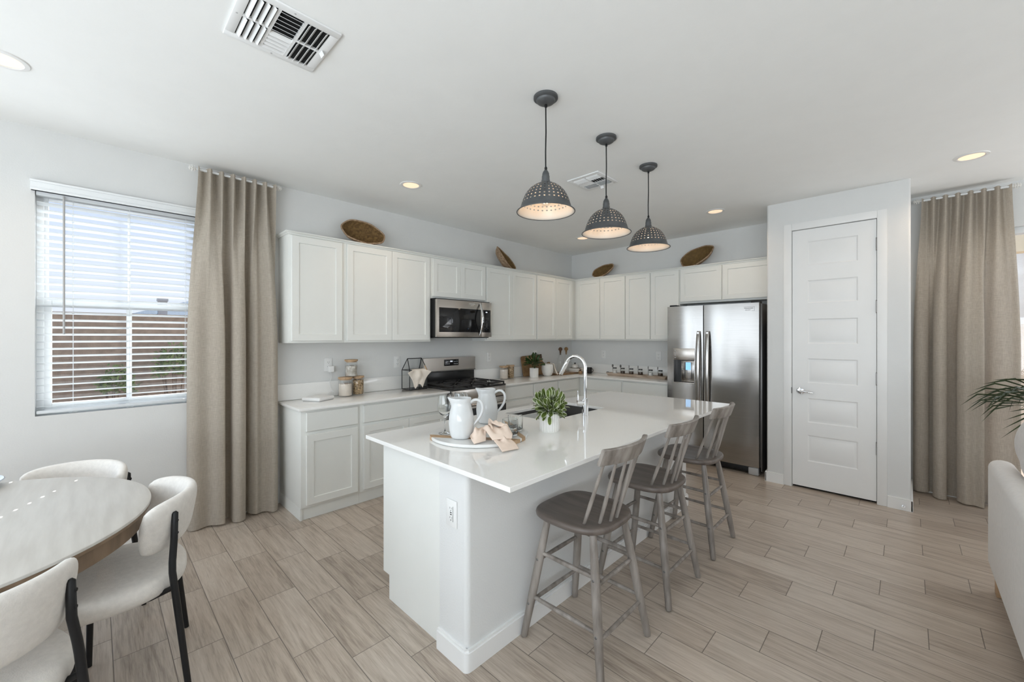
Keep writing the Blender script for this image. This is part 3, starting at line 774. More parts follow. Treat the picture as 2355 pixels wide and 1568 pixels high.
g0 = [[bm.verts.new((x, y, CT)) for y in ys] for x in xs]; g1 = [[bm.verts.new((x, y, 0.8625)) for y in ys] for x in xs]
for i in range(3):
    for j in range(3):
        if i == 1 and j == 1: continue
        bm.faces.new((g0[i][j], g0[i + 1][j], g0[i + 1][j + 1], g0[i][j + 1])); bm.faces.new((g1[i][j], g1[i][j + 1], g1[i + 1][j + 1], g1[i + 1][j]))
def rim(seq):
    for (a, b) in zip(seq, seq[1:] + seq[:1]): bm.faces.new((g0[a[0]][a[1]], g0[b[0]][b[1]], g1[b[0]][b[1]], g1[a[0]][a[1]]))
rim([(0, 0), (1, 0), (2, 0), (3, 0), (3, 1), (3, 2), (3, 3), (2, 3), (1, 3), (0, 3), (0, 2), (0, 1)])
rim([(1, 1), (1, 2), (2, 2), (2, 1)])
bmesh.ops.recalc_face_normals(bm, faces=bm.faces)
obj('slab', bm, QUARTZ, ic, world=True, smooth=0, bevel=0.002)
sk = thing('kitchen_sink', 'dark undermount sink set into the island countertop', 'sink', (1.99, -2.95, 0.64))
bm = NB()
sx0, sx1, sy0, sy1 = 1.782, 2.203, -3.308, -2.597
loopstack(bm, lambda u, v, w_: (u, v, w_), [(sx0 - 0.012, sx1 + 0.012, sy0 - 0.012, sy1 + 0.012, 0.8615), (sx0, sx1, sy0, sy1, 0.8615), (sx0 + 0.004, sx1 - 0.004, sy0 + 0.004, sy1 - 0.004, 0.66), (sx0 + 0.02, sx1 - 0.02, sy0 + 0.02, sy1 - 0.02, 0.645)], cap0=False)
obj('basin', bm, SINKG, sk, world=True, smooth=0)
bm = NB(); lathe(bm, [(0, 0.646), (0.03, 0.646), (0.045, 0.650), (0.047, 0.645)], (1.99, -2.95, 0), 24); obj('drain', bm, CHROME, sk, world=True)
fa = thing('kitchen_faucet', 'tall chrome gooseneck faucet standing behind the island sink', 'faucet', (2.262, -2.966, CT))
bm = NB(); lathe(bm, [(0, 0), (0.024, 0), (0.024, 0.002), (0.0225, 0.004), (0.0225, 0.118), (0.021, 0.120), (0, 0.120)], (0, 0, 0), 32); obj('faucet_body', bm, CHROME, fa)
A = math.radians(184); dirn = Vector((math.cos(A), math.sin(A), 0))
pts = [Vector((0, 0, 0.118)), Vector((0, 0, 0.20)), Vector((0, 0, 0.30))]
R_ = 0.08
for k in range(0, 15):
    a = PI * k / 14 * 0.86
    pts.append(Vector((0, 0, 0.335)) + dirn * (R_ - R_ * math.cos(a)) + Vector((0, 0, R_ * math.sin(a))))
bm = NB(); tube(bm, pts, 0.0125, 18); obj('gooseneck', bm, CHROME, fa)
e_, d_ = pts[-1], (pts[-1] - pts[-2]).normalized()
bm = NB(); tube(bm, [e_ - d_ * 0.002, e_ + d_ * 0.004, e_ + d_ * 0.03, e_ + d_ * 0.098, e_ + d_ * 0.108], [0.0128, 0.0150, 0.0160, 0.0160, 0.014], 18); obj('spray_head', bm, CHROME, fa)
sd = Vector((-0.62, -0.78, 0))
bm = NB(); tube(bm, [sd * 0.012 + Vector((0, 0, 0.088)), sd * 0.058 + Vector((0, 0, 0.088))], 0.0205, 22); tube(bm, [sd * 0.05 + Vector((0, 0, 0.10)), sd * 0.052 + Vector((0, 0, 0.175))], [0.005, 0.0045], 10); obj('lever', bm, CHROME, fa)
# ---------------------------------------------------------------- range
rg = thing('gas_range', 'stainless steel gas range with black cast iron grates between the worktops', 'range', (0.30, -2.48, 0))
RY0, RY1 = -2.858, -2.102
bm = NB(); box(bm, 0.03, 0.565, RY0, RY1, 0.02, 0.885); obj('range_body', bm, DARKSTEEL, rg, world=True, smooth=0)
bm = NB(); box(bm, 0.03, 0.600, RY0, RY1, 0.885, 0.903, 0.004); obj('cooktop', bm, BLK, rg, world=True)
bm = NB(); box(bm, 0.565, 0.600, RY0 + 0.001, RY1 - 0.001, 0.775, 0.8845, 0.004); obj('control_panel', bm, STEELH, rg, world=True)
RYm = Matrix.Rotation(PI / 2, 4, 'Y')
for ky in (-2.79, -2.70, -2.48, -2.26, -2.17):
    bm = NB(); lathe(bm, [(0, 0), (0.021, 0), (0.022, 0.004), (0.019, 0.008), (0.017, 0.026), (0.015, 0.030), (0, 0.030)], (0.6005, ky, 0.828), 22, M=RYm); obox(bm, (0.632, ky, 0.828), 0.008, 0.007, 0.032)
    obj('knob', bm, CHROME, rg, world=True)
bm = NB(); box(bm, 0.566, 0.607, RY0 + 0.003, RY1 - 0.003, 0.195, 0.768, 0.004); dr = obj('oven_door', bm, STEELH, rg, world=True)
bm = NB(); box(bm, 0.6072, 0.6095, RY0 + 0.006, RY1 - 0.006, 0.20, 0.68, 0.002)
bmesh.ops.translate(bm, verts=bm.verts, vec=-Vector(rg.location)); obj('oven_window', bm, BLKGLASS, dr)
bm = NB(); tube(bm, [(0.648, RY0 + 0.05, 0.722), (0.648, RY1 - 0.05, 0.722)], 0.0125, 16)
for q in (RY0 + 0.075, RY1 - 0.075): tube(bm, [(0.606, q, 0.722), (0.648, q, 0.722)], 0.009, 10)
bmesh.ops.translate(bm, verts=bm.verts, vec=-Vector(rg.location)); obj('oven_handle', bm, STEEL, dr)
bm = NB(); box(bm, 0.566, 0.605, RY0 + 0.003, RY1 - 0.003, 0.03, 0.188, 0.004); obj('storage_drawer', bm, STEELH, rg, world=True)
bm = NB(); box(bm, 0.012, 0.045, RY0 + 0.002, RY1 - 0.002, 0.885, 1.052, 0.003); obj('backguard_base', bm, BLK, rg, world=True)
bm = NB(); loopstack(bm, lambda u, v, w_: (w_, u, v), [(RY0, RY1, 1.03, 1.198, 0.012), (RY0, RY1, 1.03, 1.198, 0.046), (RY0 + 0.004, RY1 - 0.004, 1.048, 1.192, 0.066)])
obj('backguard', bm, STEELH, rg, world=True, smooth=20)
bm = NB(); box(bm, 0.05, 0.0675, RY0, RY1, 1.035, 1.047, 0.002); obj('vent_strip', bm, DARKSTEEL, rg, world=True)
bm = NB(); box(bm, 0.064, 0.0685, -2.575, -2.365, 1.098, 1.172, 0.002)
for k, yy in enumerate((-2.486, -2.478, -2.468, -2.460)): box(bm, 0.0686, 0.0692, yy - 0.0025, yy + 0.0025, 1.142, 1.157, mat=1)
for i in range(3):
    for j in range(2): box(bm, 0.0686, 0.0690, -2.556 + 0.022 * i, -2.548 + 0.022 * i, 1.120 + 0.024 * j, 1.122 + 0.024 * j, mat=1); box(bm, 0.0686, 0.0690, -2.436 + 0.022 * i, -2.428 + 0.022 * i, 1.120 + 0.024 * j, 1.122 + 0.024 * j, mat=1)
obj('display_panel', bm, [BLKGLASS, DIGIT], rg, world=True)
def grate(y0, y1):
    bm = NB()
    z0, z1, b = 0.918, 0.934, 0.006
    x0, x1 = 0.075, 0.588
    for yy in (y0, y1 - 0.012): box(bm, x0, x1, yy, yy + 0.012, z0, z1, 0.002)
    for xx in (x0, x1 - 0.012, (x0 + x1) / 2 - b): box(bm, xx, xx + 0.012, y0, y1, z0, z1, 0.002)
    for cx in (0.205, 0.455):
        cy = (y0 + y1) / 2
        for a in range(4):
            q = PI / 4 + a * PI / 2
            p0 = Vector((cx + 0.03 * math.cos(q), cy + 0.03 * math.sin(q), 0.929)); p1 = Vector((cx + 0.155 * math.cos(q), cy + min(0.155, (y1 - y0) / 2 / abs(math.sin(q)) * 0.95) * math.sin(q), 0.929))
            tube(bm, [p0, p1], 0.0055, 6)
        box(bm, cx - 0.005, cx + 0.005, y0, cy - 0.03, z0 + 0.004, z1 - 0.001); box(bm, cx - 0.005, cx + 0.005, cy + 0.03, y1, z0 + 0.004, z1 - 0.001)
    for xx in (x0, x1 - 0.012):
        for yy in (y0, y1 - 0.012): box(bm, xx, xx + 0.012, yy, yy + 0.012, 0.9035, z0 + 0.002)
    return bm
for (a, b) in ((-2.845, -2.606), (-2.600, -2.360), (-2.354, -2.115)): obj('grate', grate(a, b), IRON, rg, world=True)
for (cx, cy) in ((0.205, -2.725), (0.455, -2.725), (0.33, -2.48), (0.205, -2.235), (0.455, -2.235)):
    bm = NB(); lathe(bm, [(0.0, 0.9035), (0.050, 0.9035), (0.048, 0.911), (0.036, 0.913), (0.035, 0.920), (0.0, 0.921)], (cx, cy, 0), 24); obj('burner', bm, DARKSTEEL, rg, world=True)

# ---------------------------------------------------------------- microwave
mw = thing('microwave', 'stainless over-the-range microwave with black glass window, mounted above the range', 'microwave', (0.18, -2.5165, 1.433))
MY0, MY1 = -2.884, -2.1025
bm = NB(); box(bm, 0.004, 0.325, MY0, MY1, 1.438, 1.8465); obj('microwave_body', bm, BLKMET, mw, world=True, smooth=0)
bm = NB(); box(bm, 0.02, 0.33, MY0 + 0.02, MY1 - 0.02, 1.424, 1.438); obj('grease_filter', bm, BLKMET, mw, world=True, smooth=0)
DY = -2.262
bm = NB(); box(bm, 0.325, 0.362, MY0, DY - 0.001, 1.434, 1.835, 0.004); md = obj('microwave_door', bm, STEELH, mw, world=True)
bm = NB(); box(bm, 0.325, 0.362, DY + 0.001, MY1 - 0.001, 1.434, 1.835, 0.004); mc = obj('control_column', bm, STEELH, mw, world=True)
def sub(bm, root, name, m, parent, **kw):
    bmesh.ops.translate(bm, verts=bm.verts, vec=-Vector(root.location)); return obj(name, bm, m, parent, **kw)
bm = NB(); box(bm, 0.3622, 0.3645, MY0 + 0.028, DY - 0.012, 1.487, 1.748, 0.0015); sub(bm, mw, 'door_window', BLKGLASS, md)
bm = NB(); box(bm, 0.3622, 0.3645, DY + 0.010, MY1 - 0.020, 1.487, 1.748, 0.0015)
for i in range(8):
    for j in range(3):
        if (i, j) in ((7, 1), (6, 0)): continue
        box(bm, 0.3646, 0.3650, DY + 0.048 + 0.023 * j, DY + 0.053 + 0.023 * j, 1.535 + 0.0165 * (7 - i), 1.538 + 0.0165 * (7 - i), mat=1)
box(bm, 0.3646, 0.3650, DY + 0.062, DY + 0.088, 1.716, 1.726, mat=2)
sub(bm, mw, 'keypad', [BLKGLASS, PLASG, DIGIT], mc)
bm = NB()
hp = [(0.366 + 0.052 * math.sin(PI * k / 16), DY - 0.022, 1.452 + 0.368 * k / 16) for k in range(17)]
grid_v = []
for (x, y, z) in hp: grid_v.append([bm.verts.new((x - 0.004, y - 0.012, z)), bm.verts.new((x, y - 0.010, z)), bm.verts.new((x, y + 0.010, z)), bm.verts.new((x - 0.004, y + 0.012, z)), bm.verts.new((x - 0.012, y, z))])
for a, b in zip(grid_v, grid_v[1:]):
    for k in range(5): bm.faces.new((a[k], a[(k + 1) % 5], b[(k + 1) % 5], b[k]))
bm.faces.new(grid_v[0]); bm.faces.new(grid_v[-1]); bmesh.ops.recalc_face_normals(bm, faces=bm.faces)
sub(bm, mw, 'door_handle', CHROME, md, smooth=60)
PLATE = pbr('bright_badge_metal', (0.85, 0.83, 0.80), 0.25, 0.6)
text('badge_lettering', 'FRIGIDAIRE', 0.017, PLATE, md, (0.3625 - 0.18, -2.405 + 2.5165, 1.806 - 1.433), (PI / 2, 0, PI / 2))
text('badge_lettering', 'GALLERY', 0.012, PLATE, md, (0.3625 - 0.18, -2.405 + 2.5165, 1.788 - 1.433), (PI / 2, 0, PI / 2))

# ---------------------------------------------------------------- fridge
fr = thing('refrigerator', 'tall stainless side-by-side refrigerator with ice dispenser beside the pantry', 'refrigerator', (2.32, -0.33, 0))
bm = NB(); box(bm, 1.855, 2.812, -0.545, -0.03, 0.03, 1.785, 0.004); obj('fridge_body', bm, DARKSTEEL, fr, world=True)
def curved_door(x0, x1, z0, z1, yb, yf, hole=None):
    bm = NB()
    n = 10
    # gently bowed steel skin: front face follows a shallow arc in plan
    def yy(x): t = (x - x0) / (x1 - x0) * 2 - 1; return yf + 0.010 * t * t * (1 if True else 0)
    xs_ = [x0 + (x1 - x0) * i / n for i in range(n + 1)]
    zs_ = [z0, z1]
    if hole: xs_ = sorted([x for x in xs_ if not (hole[0] - 0.012 < x < hole[0] + 0.012 or hole[1] - 0.012 < x < hole[1] + 0.012)] + [hole[0], hole[1]]); zs_ = [z0, hole[2], hole[3], z1]
    V = {}
    for i, x in enumerate(xs_):
        for j, z in enumerate(zs_): V[i, j] = bm.verts.new((x, yy(x), z))
    for i in range(len(xs_) - 1):
        for j in range(len(zs_) - 1):
            if hole and j == 1 and xs_[i] >= hole[0] - 1e-6 and xs_[i + 1] <= hole[1] + 1e-6: continue
            bm.faces.new((V[i, j], V[i + 1, j], V[i + 1, j + 1], V[i, j + 1]))
    fr_ = [V[i, 0] for i in range(len(xs_))] + [V[len(xs_) - 1, j] for j in range(1, len(zs_))] + [V[i, len(zs_) - 1] for i in range(len(xs_) - 2, -1, -1)] + [V[0, j] for j in range(len(zs_) - 2, 0, -1)]
    bk = [bm.verts.new((v.co.x, yb, v.co.z)) for v in fr_]
    m = len(fr_)
    for i in range(m): bm.faces.new((fr_[i], fr_[(i + 1) % m], bk[(i + 1) % m], bk[i]))
    bm.faces.new(bk)
    if hole:
        ii = [i for i, x in enumerate(xs_) if hole[0] - 1e-6 <= x <= hole[1] + 1e-6]
        lp = [V[i, 1] for i in ii] + [V[i, 2] for i in reversed(ii)]
        dk = [bm.verts.new((v.co.x, yf + 0.055, v.co.z)) for v in lp]
        for i in range(len(lp)): bm.faces.new((lp[i], lp[(i + 1) % len(lp)], dk[(i + 1) % len(lp)], dk[i]))
    bmesh.ops.recalc_face_normals(bm, faces=bm.faces)
    return bm
FYF = -0.632
HX0, HX1, HZ0, HZ1 = 1.921, 2.156, 0.908, 1.168
ld = obj('freezer_door', curved_door(1.843, 2.249, 0.085, 1.790, -0.552, FYF, (HX0, HX1, HZ0, HZ1)), STEEL, fr, world=True, smooth=20)
rd = obj('fridge_door', curved_door(2.259, 2.800, 0.085, 1.790, -0.552, FYF), STEEL, fr, world=True, smooth=20)
bm = NB(); box(bm, 1.855, 2.80, -0.60, -0.545, 0.022, 0.078, 0.003); obj('toe_grille', bm, BLKMET, fr, world=True)
bm = NB(); box(bm, 2.70, 2.795, -0.625, -0.56, 0.002, 0.08, 0.01); obj('foot', bm, PLASG, fr, world=True)
bm = NB(); box(bm, 1.862, 1.95, -0.615, -0.56, 0.002, 0.08, 0.01); obj('foot', bm, PLASG, fr, world=True)
bm = NB(); box(bm, 2.72, 2.80, -0.60, -0.50, 1.7855, 1.81, 0.004); box(bm, 1.86, 1.94, -0.60, -0.50, 1.7855, 1.81, 0.004); obj('hinge_cover', bm, BLKMET, fr, world=True)
bm = NB(); box(bm, HX0, HX1, -0.574, -0.570, HZ0, HZ1); sub(bm, fr, 'dispenser_recess', BLK, ld, smooth=0)
bm = NB(); box(bm, HX0 + 0.075, HX1 - 0.003, -0.596, -0.5745, HZ0 + 0.004, HZ1 - 0.004, 0.003); sub(bm, fr, 'dispenser_plate', STEEL, ld)
bm = NB(); tube(bm, [(HX0 + 0.118, -0.598, HZ0 + 0.045), (HX0 + 0.118, -0.598, HZ1 - 0.03), (HX1 - 0.040, -0.598, HZ1 - 0.03), (HX1 - 0.040, -0.598, HZ0 + 0.045)], 0.0035, 8, closed=True); sub(bm, fr, 'paddle_outline', BLK, ld)
bm = NB(); box(bm, HX0 + 0.128, HX1 - 0.052, -0.601, -0.597, HZ1 - 0.115, HZ1 - 0.028); sub(bm, fr, 'dispenser_light', BLUE, ld, smooth=0)
bm = NB(); box(bm, HX0 - 0.004, HX1 + 0.004, -0.634, -0.618, HZ1, 1.302, 0.002)
for k in range(4): box(bm, HX0 + 0.012, HX0 + 0.028, -0.6352, -0.6342, HZ1 + 0.02 + 0.028 * k, HZ1 + 0.03 + 0.028 * k, mat=1)
box(bm, HX0 + 0.05, HX0 + 0.058, -0.6352, -0.6342, HZ1 + 0.105, HZ1 + 0.11, mat=1); sub(bm, fr, 'dispenser_panel', [STEELH, PLASG], ld)
bm = NB(); box(bm, HX0 - 0.006, HX1 + 0.006, -0.640, -0.60, HZ0 - 0.008, HZ0 + 0.001, 0.002); sub(bm, fr, 'drip_tray', STEELH, ld)
def fhandle(xc, nm, par):
    bm = NB()
    V = []
    for k in range(25):
        z = 0.60 + 0.90 * k / 24
        bow = math.sin(PI * k / 24) ** 0.6
        y = FYF - 0.012 - 0.040 * bow
        hw = 0.018 + 0.006 * bow
        V.append([bm.verts.new((xc - hw, y + 0.010, z)), bm.verts.new((xc - hw * 0.6, y, z)), bm.verts.new((xc + hw * 0.6, y, z)), bm.verts.new((xc + hw, y + 0.010, z)), bm.verts.new((xc + hw * 0.5, y + 0.016, z)), bm.verts.new((xc - hw * 0.5, y + 0.016, z))])
    for a, b in zip(V, V[1:]):
        for k in range(6): bm.faces.new((a[k], a[(k + 1) % 6], b[(k + 1) % 6], b[k]))
    bm.faces.new(V[0]); bm.faces.new(V[-1])
    for z in (0.625, 1.475): box(bm, xc - 0.010, xc + 0.010, FYF - 0.022, FYF + 0.008, z - 0.014, z + 0.014)
    bmesh.ops.recalc_face_normals(bm, faces=bm.faces)
    sub(bm, fr, nm, STEEL, par, smooth=60)
fhandle(2.205, 'door_handle', ld); fhandle(2.303, 'door_handle', rd)
LOGO = pbr('dark_badge_ink', (0.10, 0.10, 0.105), 0.4)
text('badge_lettering', 'FRIGIDAIRE', 0.0165, LOGO, rd, (2.707 - 2.32, -0.6290 + 0.33, 1.734), (PI / 2, 0, 0.045))
text('badge_lettering', 'GALLERY', 0.0125, LOGO, rd, (2.700 - 2.32, -0.6293 + 0.33, 1.716), (PI / 2, 0, 0.045))
bm = NB()
for (a, b, c_, d__) in ((2.660, 2.760, 1.748, 1.7495), (2.7585, 2.760, 1.708, 1.748), (2.735, 2.760, 1.7065, 1.708)): box(bm, a, b, -0.6308 + 0.05 * (a - 2.66), -0.622, c_, d__)
sub(bm, fr, 'badge_outline', LOGO, rd, smooth=0)

# ---------------------------------------------------------------- outlets
def outlet(loc, rz, label, usb=False):
    t = thing('wall_outlet', label, 'outlet', loc, rz, 'white electrical outlets')
    bm = NB(); box(bm, -0.006, 0.0, -0.037, 0.037, -0.060, 0.060, 0.002); obj('cover_plate', bm, PLASW, t)
    bm = NB(); box(bm, -0.0075, -0.005, -0.017, 0.017, -0.034, 0.034, 0.001); obj('receptacle', bm, PLASW, t)
    bm = NB()
    for s in (-1, 1):
        z = 0.021 * s
        box(bm, -0.0079, -0.0074, -0.0078, -0.0058, z - 0.001, z + 0.007); box(bm, -0.0079, -0.0074, 0.0058, 0.0078, z - 0.001, z + 0.007)
        lathe(bm, [(0, 0), (0.0025, 0)], (-0.0079, 0, z - 0.008), 10, M=Matrix.Rotation(-PI / 2, 4, 'Y'))
    if usb:
        for z in (-0.004, 0.004): box(bm, -0.0079, -0.0074, -0.006, 0.006, z - 0.002, z + 0.002)
        box(bm, -0.0079, -0.0074, -0.0155, -0.0135, -0.034, 0.034)
    obj('slots', bm, BLK, t, smooth=0)
    return t
outlet((0.0005, -3.858, 1.176), PI, 'white wall outlet with a white plug-in adapter, above the router')
outlet((0.0005, -3.140, 1.169), PI, 'white wall outlet behind the black house-shaped lantern')
outlet((0.0005, -1.820, 1.171), PI, 'white wall outlet just right of the range')
outlet((0.0005, -0.90, 1.178), PI, 'white wall outlet behind the wooden cutting board')
outlet((0.592, -0.0005, 1.170), PI / 2, 'white outlet on the fridge wall, left one above the spice tray')
outlet((1.453, -0.0005, 1.172), PI / 2, 'white outlet on the fridge wall, next to the fridge')
outlet((2.436, -4.2685, 0.651), PI / 2, 'white outlet with USB ports on the end of the island', usb=True)

# ---------------------------------------------------------------- ceiling fittings
def vent(c, sx, sy, label):
    t = thing('ceiling_vent', label, 'vent', (c[0], c[1], CH), 0, 'ceiling air vents')
    bm = NB()
    hx, hy = sx / 2, sy / 2
    fw = 0.035
    box(bm, -hx, -hx + fw, -hy, hy, -0.010, -0.0005, 0.003); box(bm, hx - fw, hx, -hy, hy, -0.010, -0.0005, 0.003)
    box(bm, -hx + fw, hx - fw, -hy, -hy + fw, -0.010, -0.0005, 0.003); box(bm, -hx + fw, hx - fw, hy - fw, hy, -0.010, -0.0005, 0.003)
    w3 = (sy - 2 * fw) / 3
    yA, yB = -hy + fw + w3, -hy + fw + 2 * w3
    for y in (yA, yB): box(bm, -hx + fw, hx - fw, y - 0.006, y + 0.006, -0.0095, -0.001)
    for (a, b) in ((-hy + fw, yA - 0.006), (yB + 0.006, hy - fw)): box(bm, -0.006, 0.006, a, b, -0.0095, -0.001)
    obj('vent_frame', bm, VENTW, t)
    bm = NB()
    for side, (a, b) in ((-1, (-hy + fw, yA - 0.006)), (1, (yB + 0.006, hy - fw))):
        for (u0, u1) in ((-hx + fw, -0.006), (0.006, hx - fw)):
            for k in range(4):
                y = a + (b - a) * (k + 0.5) / 4
                obox(bm, ((u0 + u1) / 2, y, -0.009), (u1 - u0), 0.019, 0.0012, Matrix.Rotation(side * math.radians(48), 3, 'X'))
    for k in range(11):
        x = -hx + fw + (sx - 2 * fw) * (k + 0.5) / 11
        sgn = -1 if k < 5 else 1
        obox(bm, (x, 0, -0.007), 0.020, yB - yA - 0.012, 0.0012, Matrix.Rotation(sgn * math.radians(40), 3, 'Y'))
    obj('louvers', bm, VENTW, t, smooth=0)
    bm = NB(); box(bm, -hx + 0.02, hx - 0.02, -hy + 0.02, hy - 0.02, -0.0006, -0.0002); obj('painted_duct_shade', bm, CAVSHADE, t, smooth=0)  # thin black sheet paints the duct's shade; the ceiling has no hole
    bm = NB()
    for (x, y) in ((0, -hy + 0.015), (0, hy - 0.015), (hx - 0.015, 0.0), (-hx + 0.015, 0.0)): lathe(bm, [(0, -0.0115), (0.003, -0.011), (0.004, -0.010)], (x, y, 0), 10)
    obj('screws', bm, PLASG, t)
    bm = NB(); obox(bm, (0.01, hy - 0.022, -0.020), 0.03, 0.003, 0.02, Matrix.Rotation(0.5, 3, 'X')); obj('damper_lever', bm, VENTW, t)
    return t
vent((1.975, -4.822), 0.352, 0.362, 'large white three-way ceiling vent at the top edge above the round table')
vent((2.004, -2.475), 0.30, 0.31, 'small white ceiling vent behind the pendant lamps')
def can(x, y, label, power=5):
    t = thing('recessed_light', label, 'ceiling light', (x, y, CH), 0, 'recessed ceiling lights')
    bm = NB(); lathe(bm, [(0.066, -0.004), (0.071, -0.007), (0.088, -0.005), (0.092, -0.0004), (0.066, -0.0004)], (0, 0, 0), 40, caps=False); obj('trim_ring', bm, PLASW, t)
    bm = NB(); lathe(bm, [(0.0, -0.0022), (0.066, -0.0036)], (0, 0, 0), 40, caps=False); obj('lens', bm, CANL, t)
    lamp('can_lamp', 'SPOT', (x, y, CH - 0.012), power * 3, (1.0, 0.76, 0.54), spot_size=math.radians(150), spot_blend=0.8, shadow_soft_size=0.06)
can(0.835, -3.488, 'recessed ceiling light above the left wall cabinets')
can(0.814, -0.882, 'recessed ceiling light near the room corner, half hidden behind the middle pendant')
can(2.460, -0.880, 'recessed ceiling light in front of the refrigerator')
can(4.224, -0.962, 'recessed ceiling light nearest the right curtain')
can(0.851, -5.690, 'recessed ceiling light at the left edge above the round table')

# ---------------------------------------------------------------- pendants
def pendant(x, y, label):
    t = thing('pendant_lamp', label, 'pendant lamp', (x, y, CH), 0, 'colander pendant lamps over the island')
    z = lambda w_: w_ - CH
    bm = NB(); lathe(bm, [(0, -0.0005), (0.066, -0.0005), (0.066, -0.012), (0.060, -0.016), (0.052, -0.018), (0.050, -0.026), (0.046, -0.030), (0.030, -0.038), (0.010, -0.042), (0, -0.042)], (0, 0, 0), 36); obj('ceiling_canopy', bm, ZINC, t)
    bm = NB(); tube(bm, [(0, 0, -0.040), (0.001, 0.001, z(2.55)), (-0.001, 0, z(2.44)), (0, 0, z(2.345))], 0.0038, 8)
    for zz in (-0.052, z(2.352)): lathe(bm, [(0, -0.008), (0.007, -0.006), (0.008, 0.004), (0.005, 0.010), (0, 0.010)], (0.001, 0, zz), 8)
    obj('cord', bm, BLKMET, t)
    bm = NB(); lathe(bm, [(0, z(2.345)), (0.008, z(2.344)), (0.014, z(2.336)), (0.0185, z(2.325)), (0.0195, z(2.312)), (0.021, z(2.311)), (0.021, z(2.306)), (0.0215, z(2.290)), (0.0235, z(2.288)), (0.0235, z(2.280)), (0.026, z(2.274)), (0, z(2.274))], (0, 0, 0), 24); obj('socket_cap', bm, ZINC, t)
    def prof(o):
        P = [(0.024, 2.276), (0.045, 2.268), (0.066, 2.257), (0.085, 2.243), (0.101, 2.226), (0.113, 2.208), (0.122, 2.189), (0.129, 2.170), (0.135, 2.150), (0.141, 2.132), (0.150, 2.119), (0.157, 2.117)]
        return [(r - o, z(q) - o * 0.4) for r, q in P]
    SEG = 64
    for nm, o, m in (('shade', 0.0, ZINC), ('shade_lining', 0.0009, ENAMEL)):
        bm = NB()
        P = prof(o)
        # densify
        Q = []
        for a, b in zip(P, P[1:]):
            Q += [a, ((a[0] + b[0]) / 2, (a[1] + b[1]) / 2)]
        Q.append(P[-1])
        rings = [[bm.verts.new((r * math.cos(2 * PI * i / SEG), r * math.sin(2 * PI * i / SEG), q)) for i in range(SEG)] for r, q in Q]
        holes = []
        for j, (a, b) in enumerate(zip(rings, rings[1:])):
            for i in range(SEG):
                f = bm.faces.new((a[i], a[(i + 1) % SEG], b[(i + 1) % SEG], b[i]))
                if j in (2, 4, 6, 8, 10, 12, 14) and (i % 2 == 0 if j > 4 else i % 4 == 0): holes.append(f)
        for f in holes:
            cc = f.calc_center_median(); es = [e.calc_length() for e in f.edges]
            mn = min(es)
            ins = max(0.0004, (mn - 0.0062) / 2)
            bmesh.ops.inset_individual(bm, faces=[f], thickness=ins, use_even_offset=True)
        bmesh.ops.delete(bm, geom=[f for f in holes if f.is_valid], context='FACES')
        bmesh.ops.recalc_face_normals(bm, faces=bm.faces)
        obj(nm, bm, m, t, smooth=60)
    bm = NB(); tube(bm, [(0.157 * math.cos(2 * PI * i / 64), 0.157 * math.sin(2 * PI * i / 64), z(2.1165)) for i in range(64)], 0.0028, 8, closed=True); obj('rim', bm, ZINC, t)
    bm = NB(); lathe(bm, [(0, z(2.272)), (0.016, z(2.272)), (0.016, z(2.232)), (0, z(2.232))], (0, 0, 0), 16); obj('bulb_holder', bm, BLKMET, t)
    bm = NB(); lathe(bm, [(0.013, z(2.232)), (0.016, z(2.220)), (0.026, z(2.200)), (0.030, z(2.182)), (0.027, z(2.164)), (0.016, z(2.152)), (0, z(2.149))], (0, 0, 0), 20, caps=False); obj('bulb', bm, JARG, t)
    bm = NB()
    for a in range(4): tube(bm, [(0.008 * math.cos(a * PI / 2), 0.008 * math.sin(a * PI / 2), z(2.205)), (0.012 * math.cos(a * PI / 2), 0.012 * math.sin(a * PI / 2), z(2.165))], 0.0018, 6)
    obj('filament', bm, BULB, t)
    lamp('pendant_bulb', 'POINT', (x, y, 2.182), 0.5, (1.0, 0.70, 0.45), shadow_soft_size=0.012)
    return t
pendant(2.484, -3.672, 'grey colander pendant lamp nearest the camera, largest of the three over the island')
pendant(2.479, -3.045, 'middle grey colander pendant lamp over the island')
pendant(2.476, -2.436, 'grey colander pendant lamp farthest away, nearest the fridge')
# ---------------------------------------------------------------- curtains
def catmull(pts, n):
    P = [Vector((p[0], p[1], 0)) for p in pts]
    P = [P[0] * 2 - P[1]] + P + [P[-1] * 2 - P[-2]]
    out = []
    for i in range(1, len(P) - 2):
        for k in range(16):
            t = k / 16
            out.append(0.5 * (2 * P[i] + (P[i + 1] - P[i - 1]) * t + (2 * P[i - 1] - 5 * P[i] + 4 * P[i + 1] - P[i + 2]) * t * t + (3 * P[i] - P[i - 1] - 3 * P[i + 1] + P[i + 2]) * t * t * t))
    out.append(P[-2])
    L_ = [0.0]
    for a, b in zip(out, out[1:]): L_.append(L_[-1] + (b - a).length)
    res = []; j = 0
    for k in range(n):
        s = L_[-1] * k / (n - 1)
        while j < len(L_) - 2 and L_[j + 1] < s: j += 1
        q = (s - L_[j]) / max(1e-9, L_[j + 1] - L_[j])
        res.append(out[j].lerp(out[j + 1], min(1, max(0, q))))
    return res
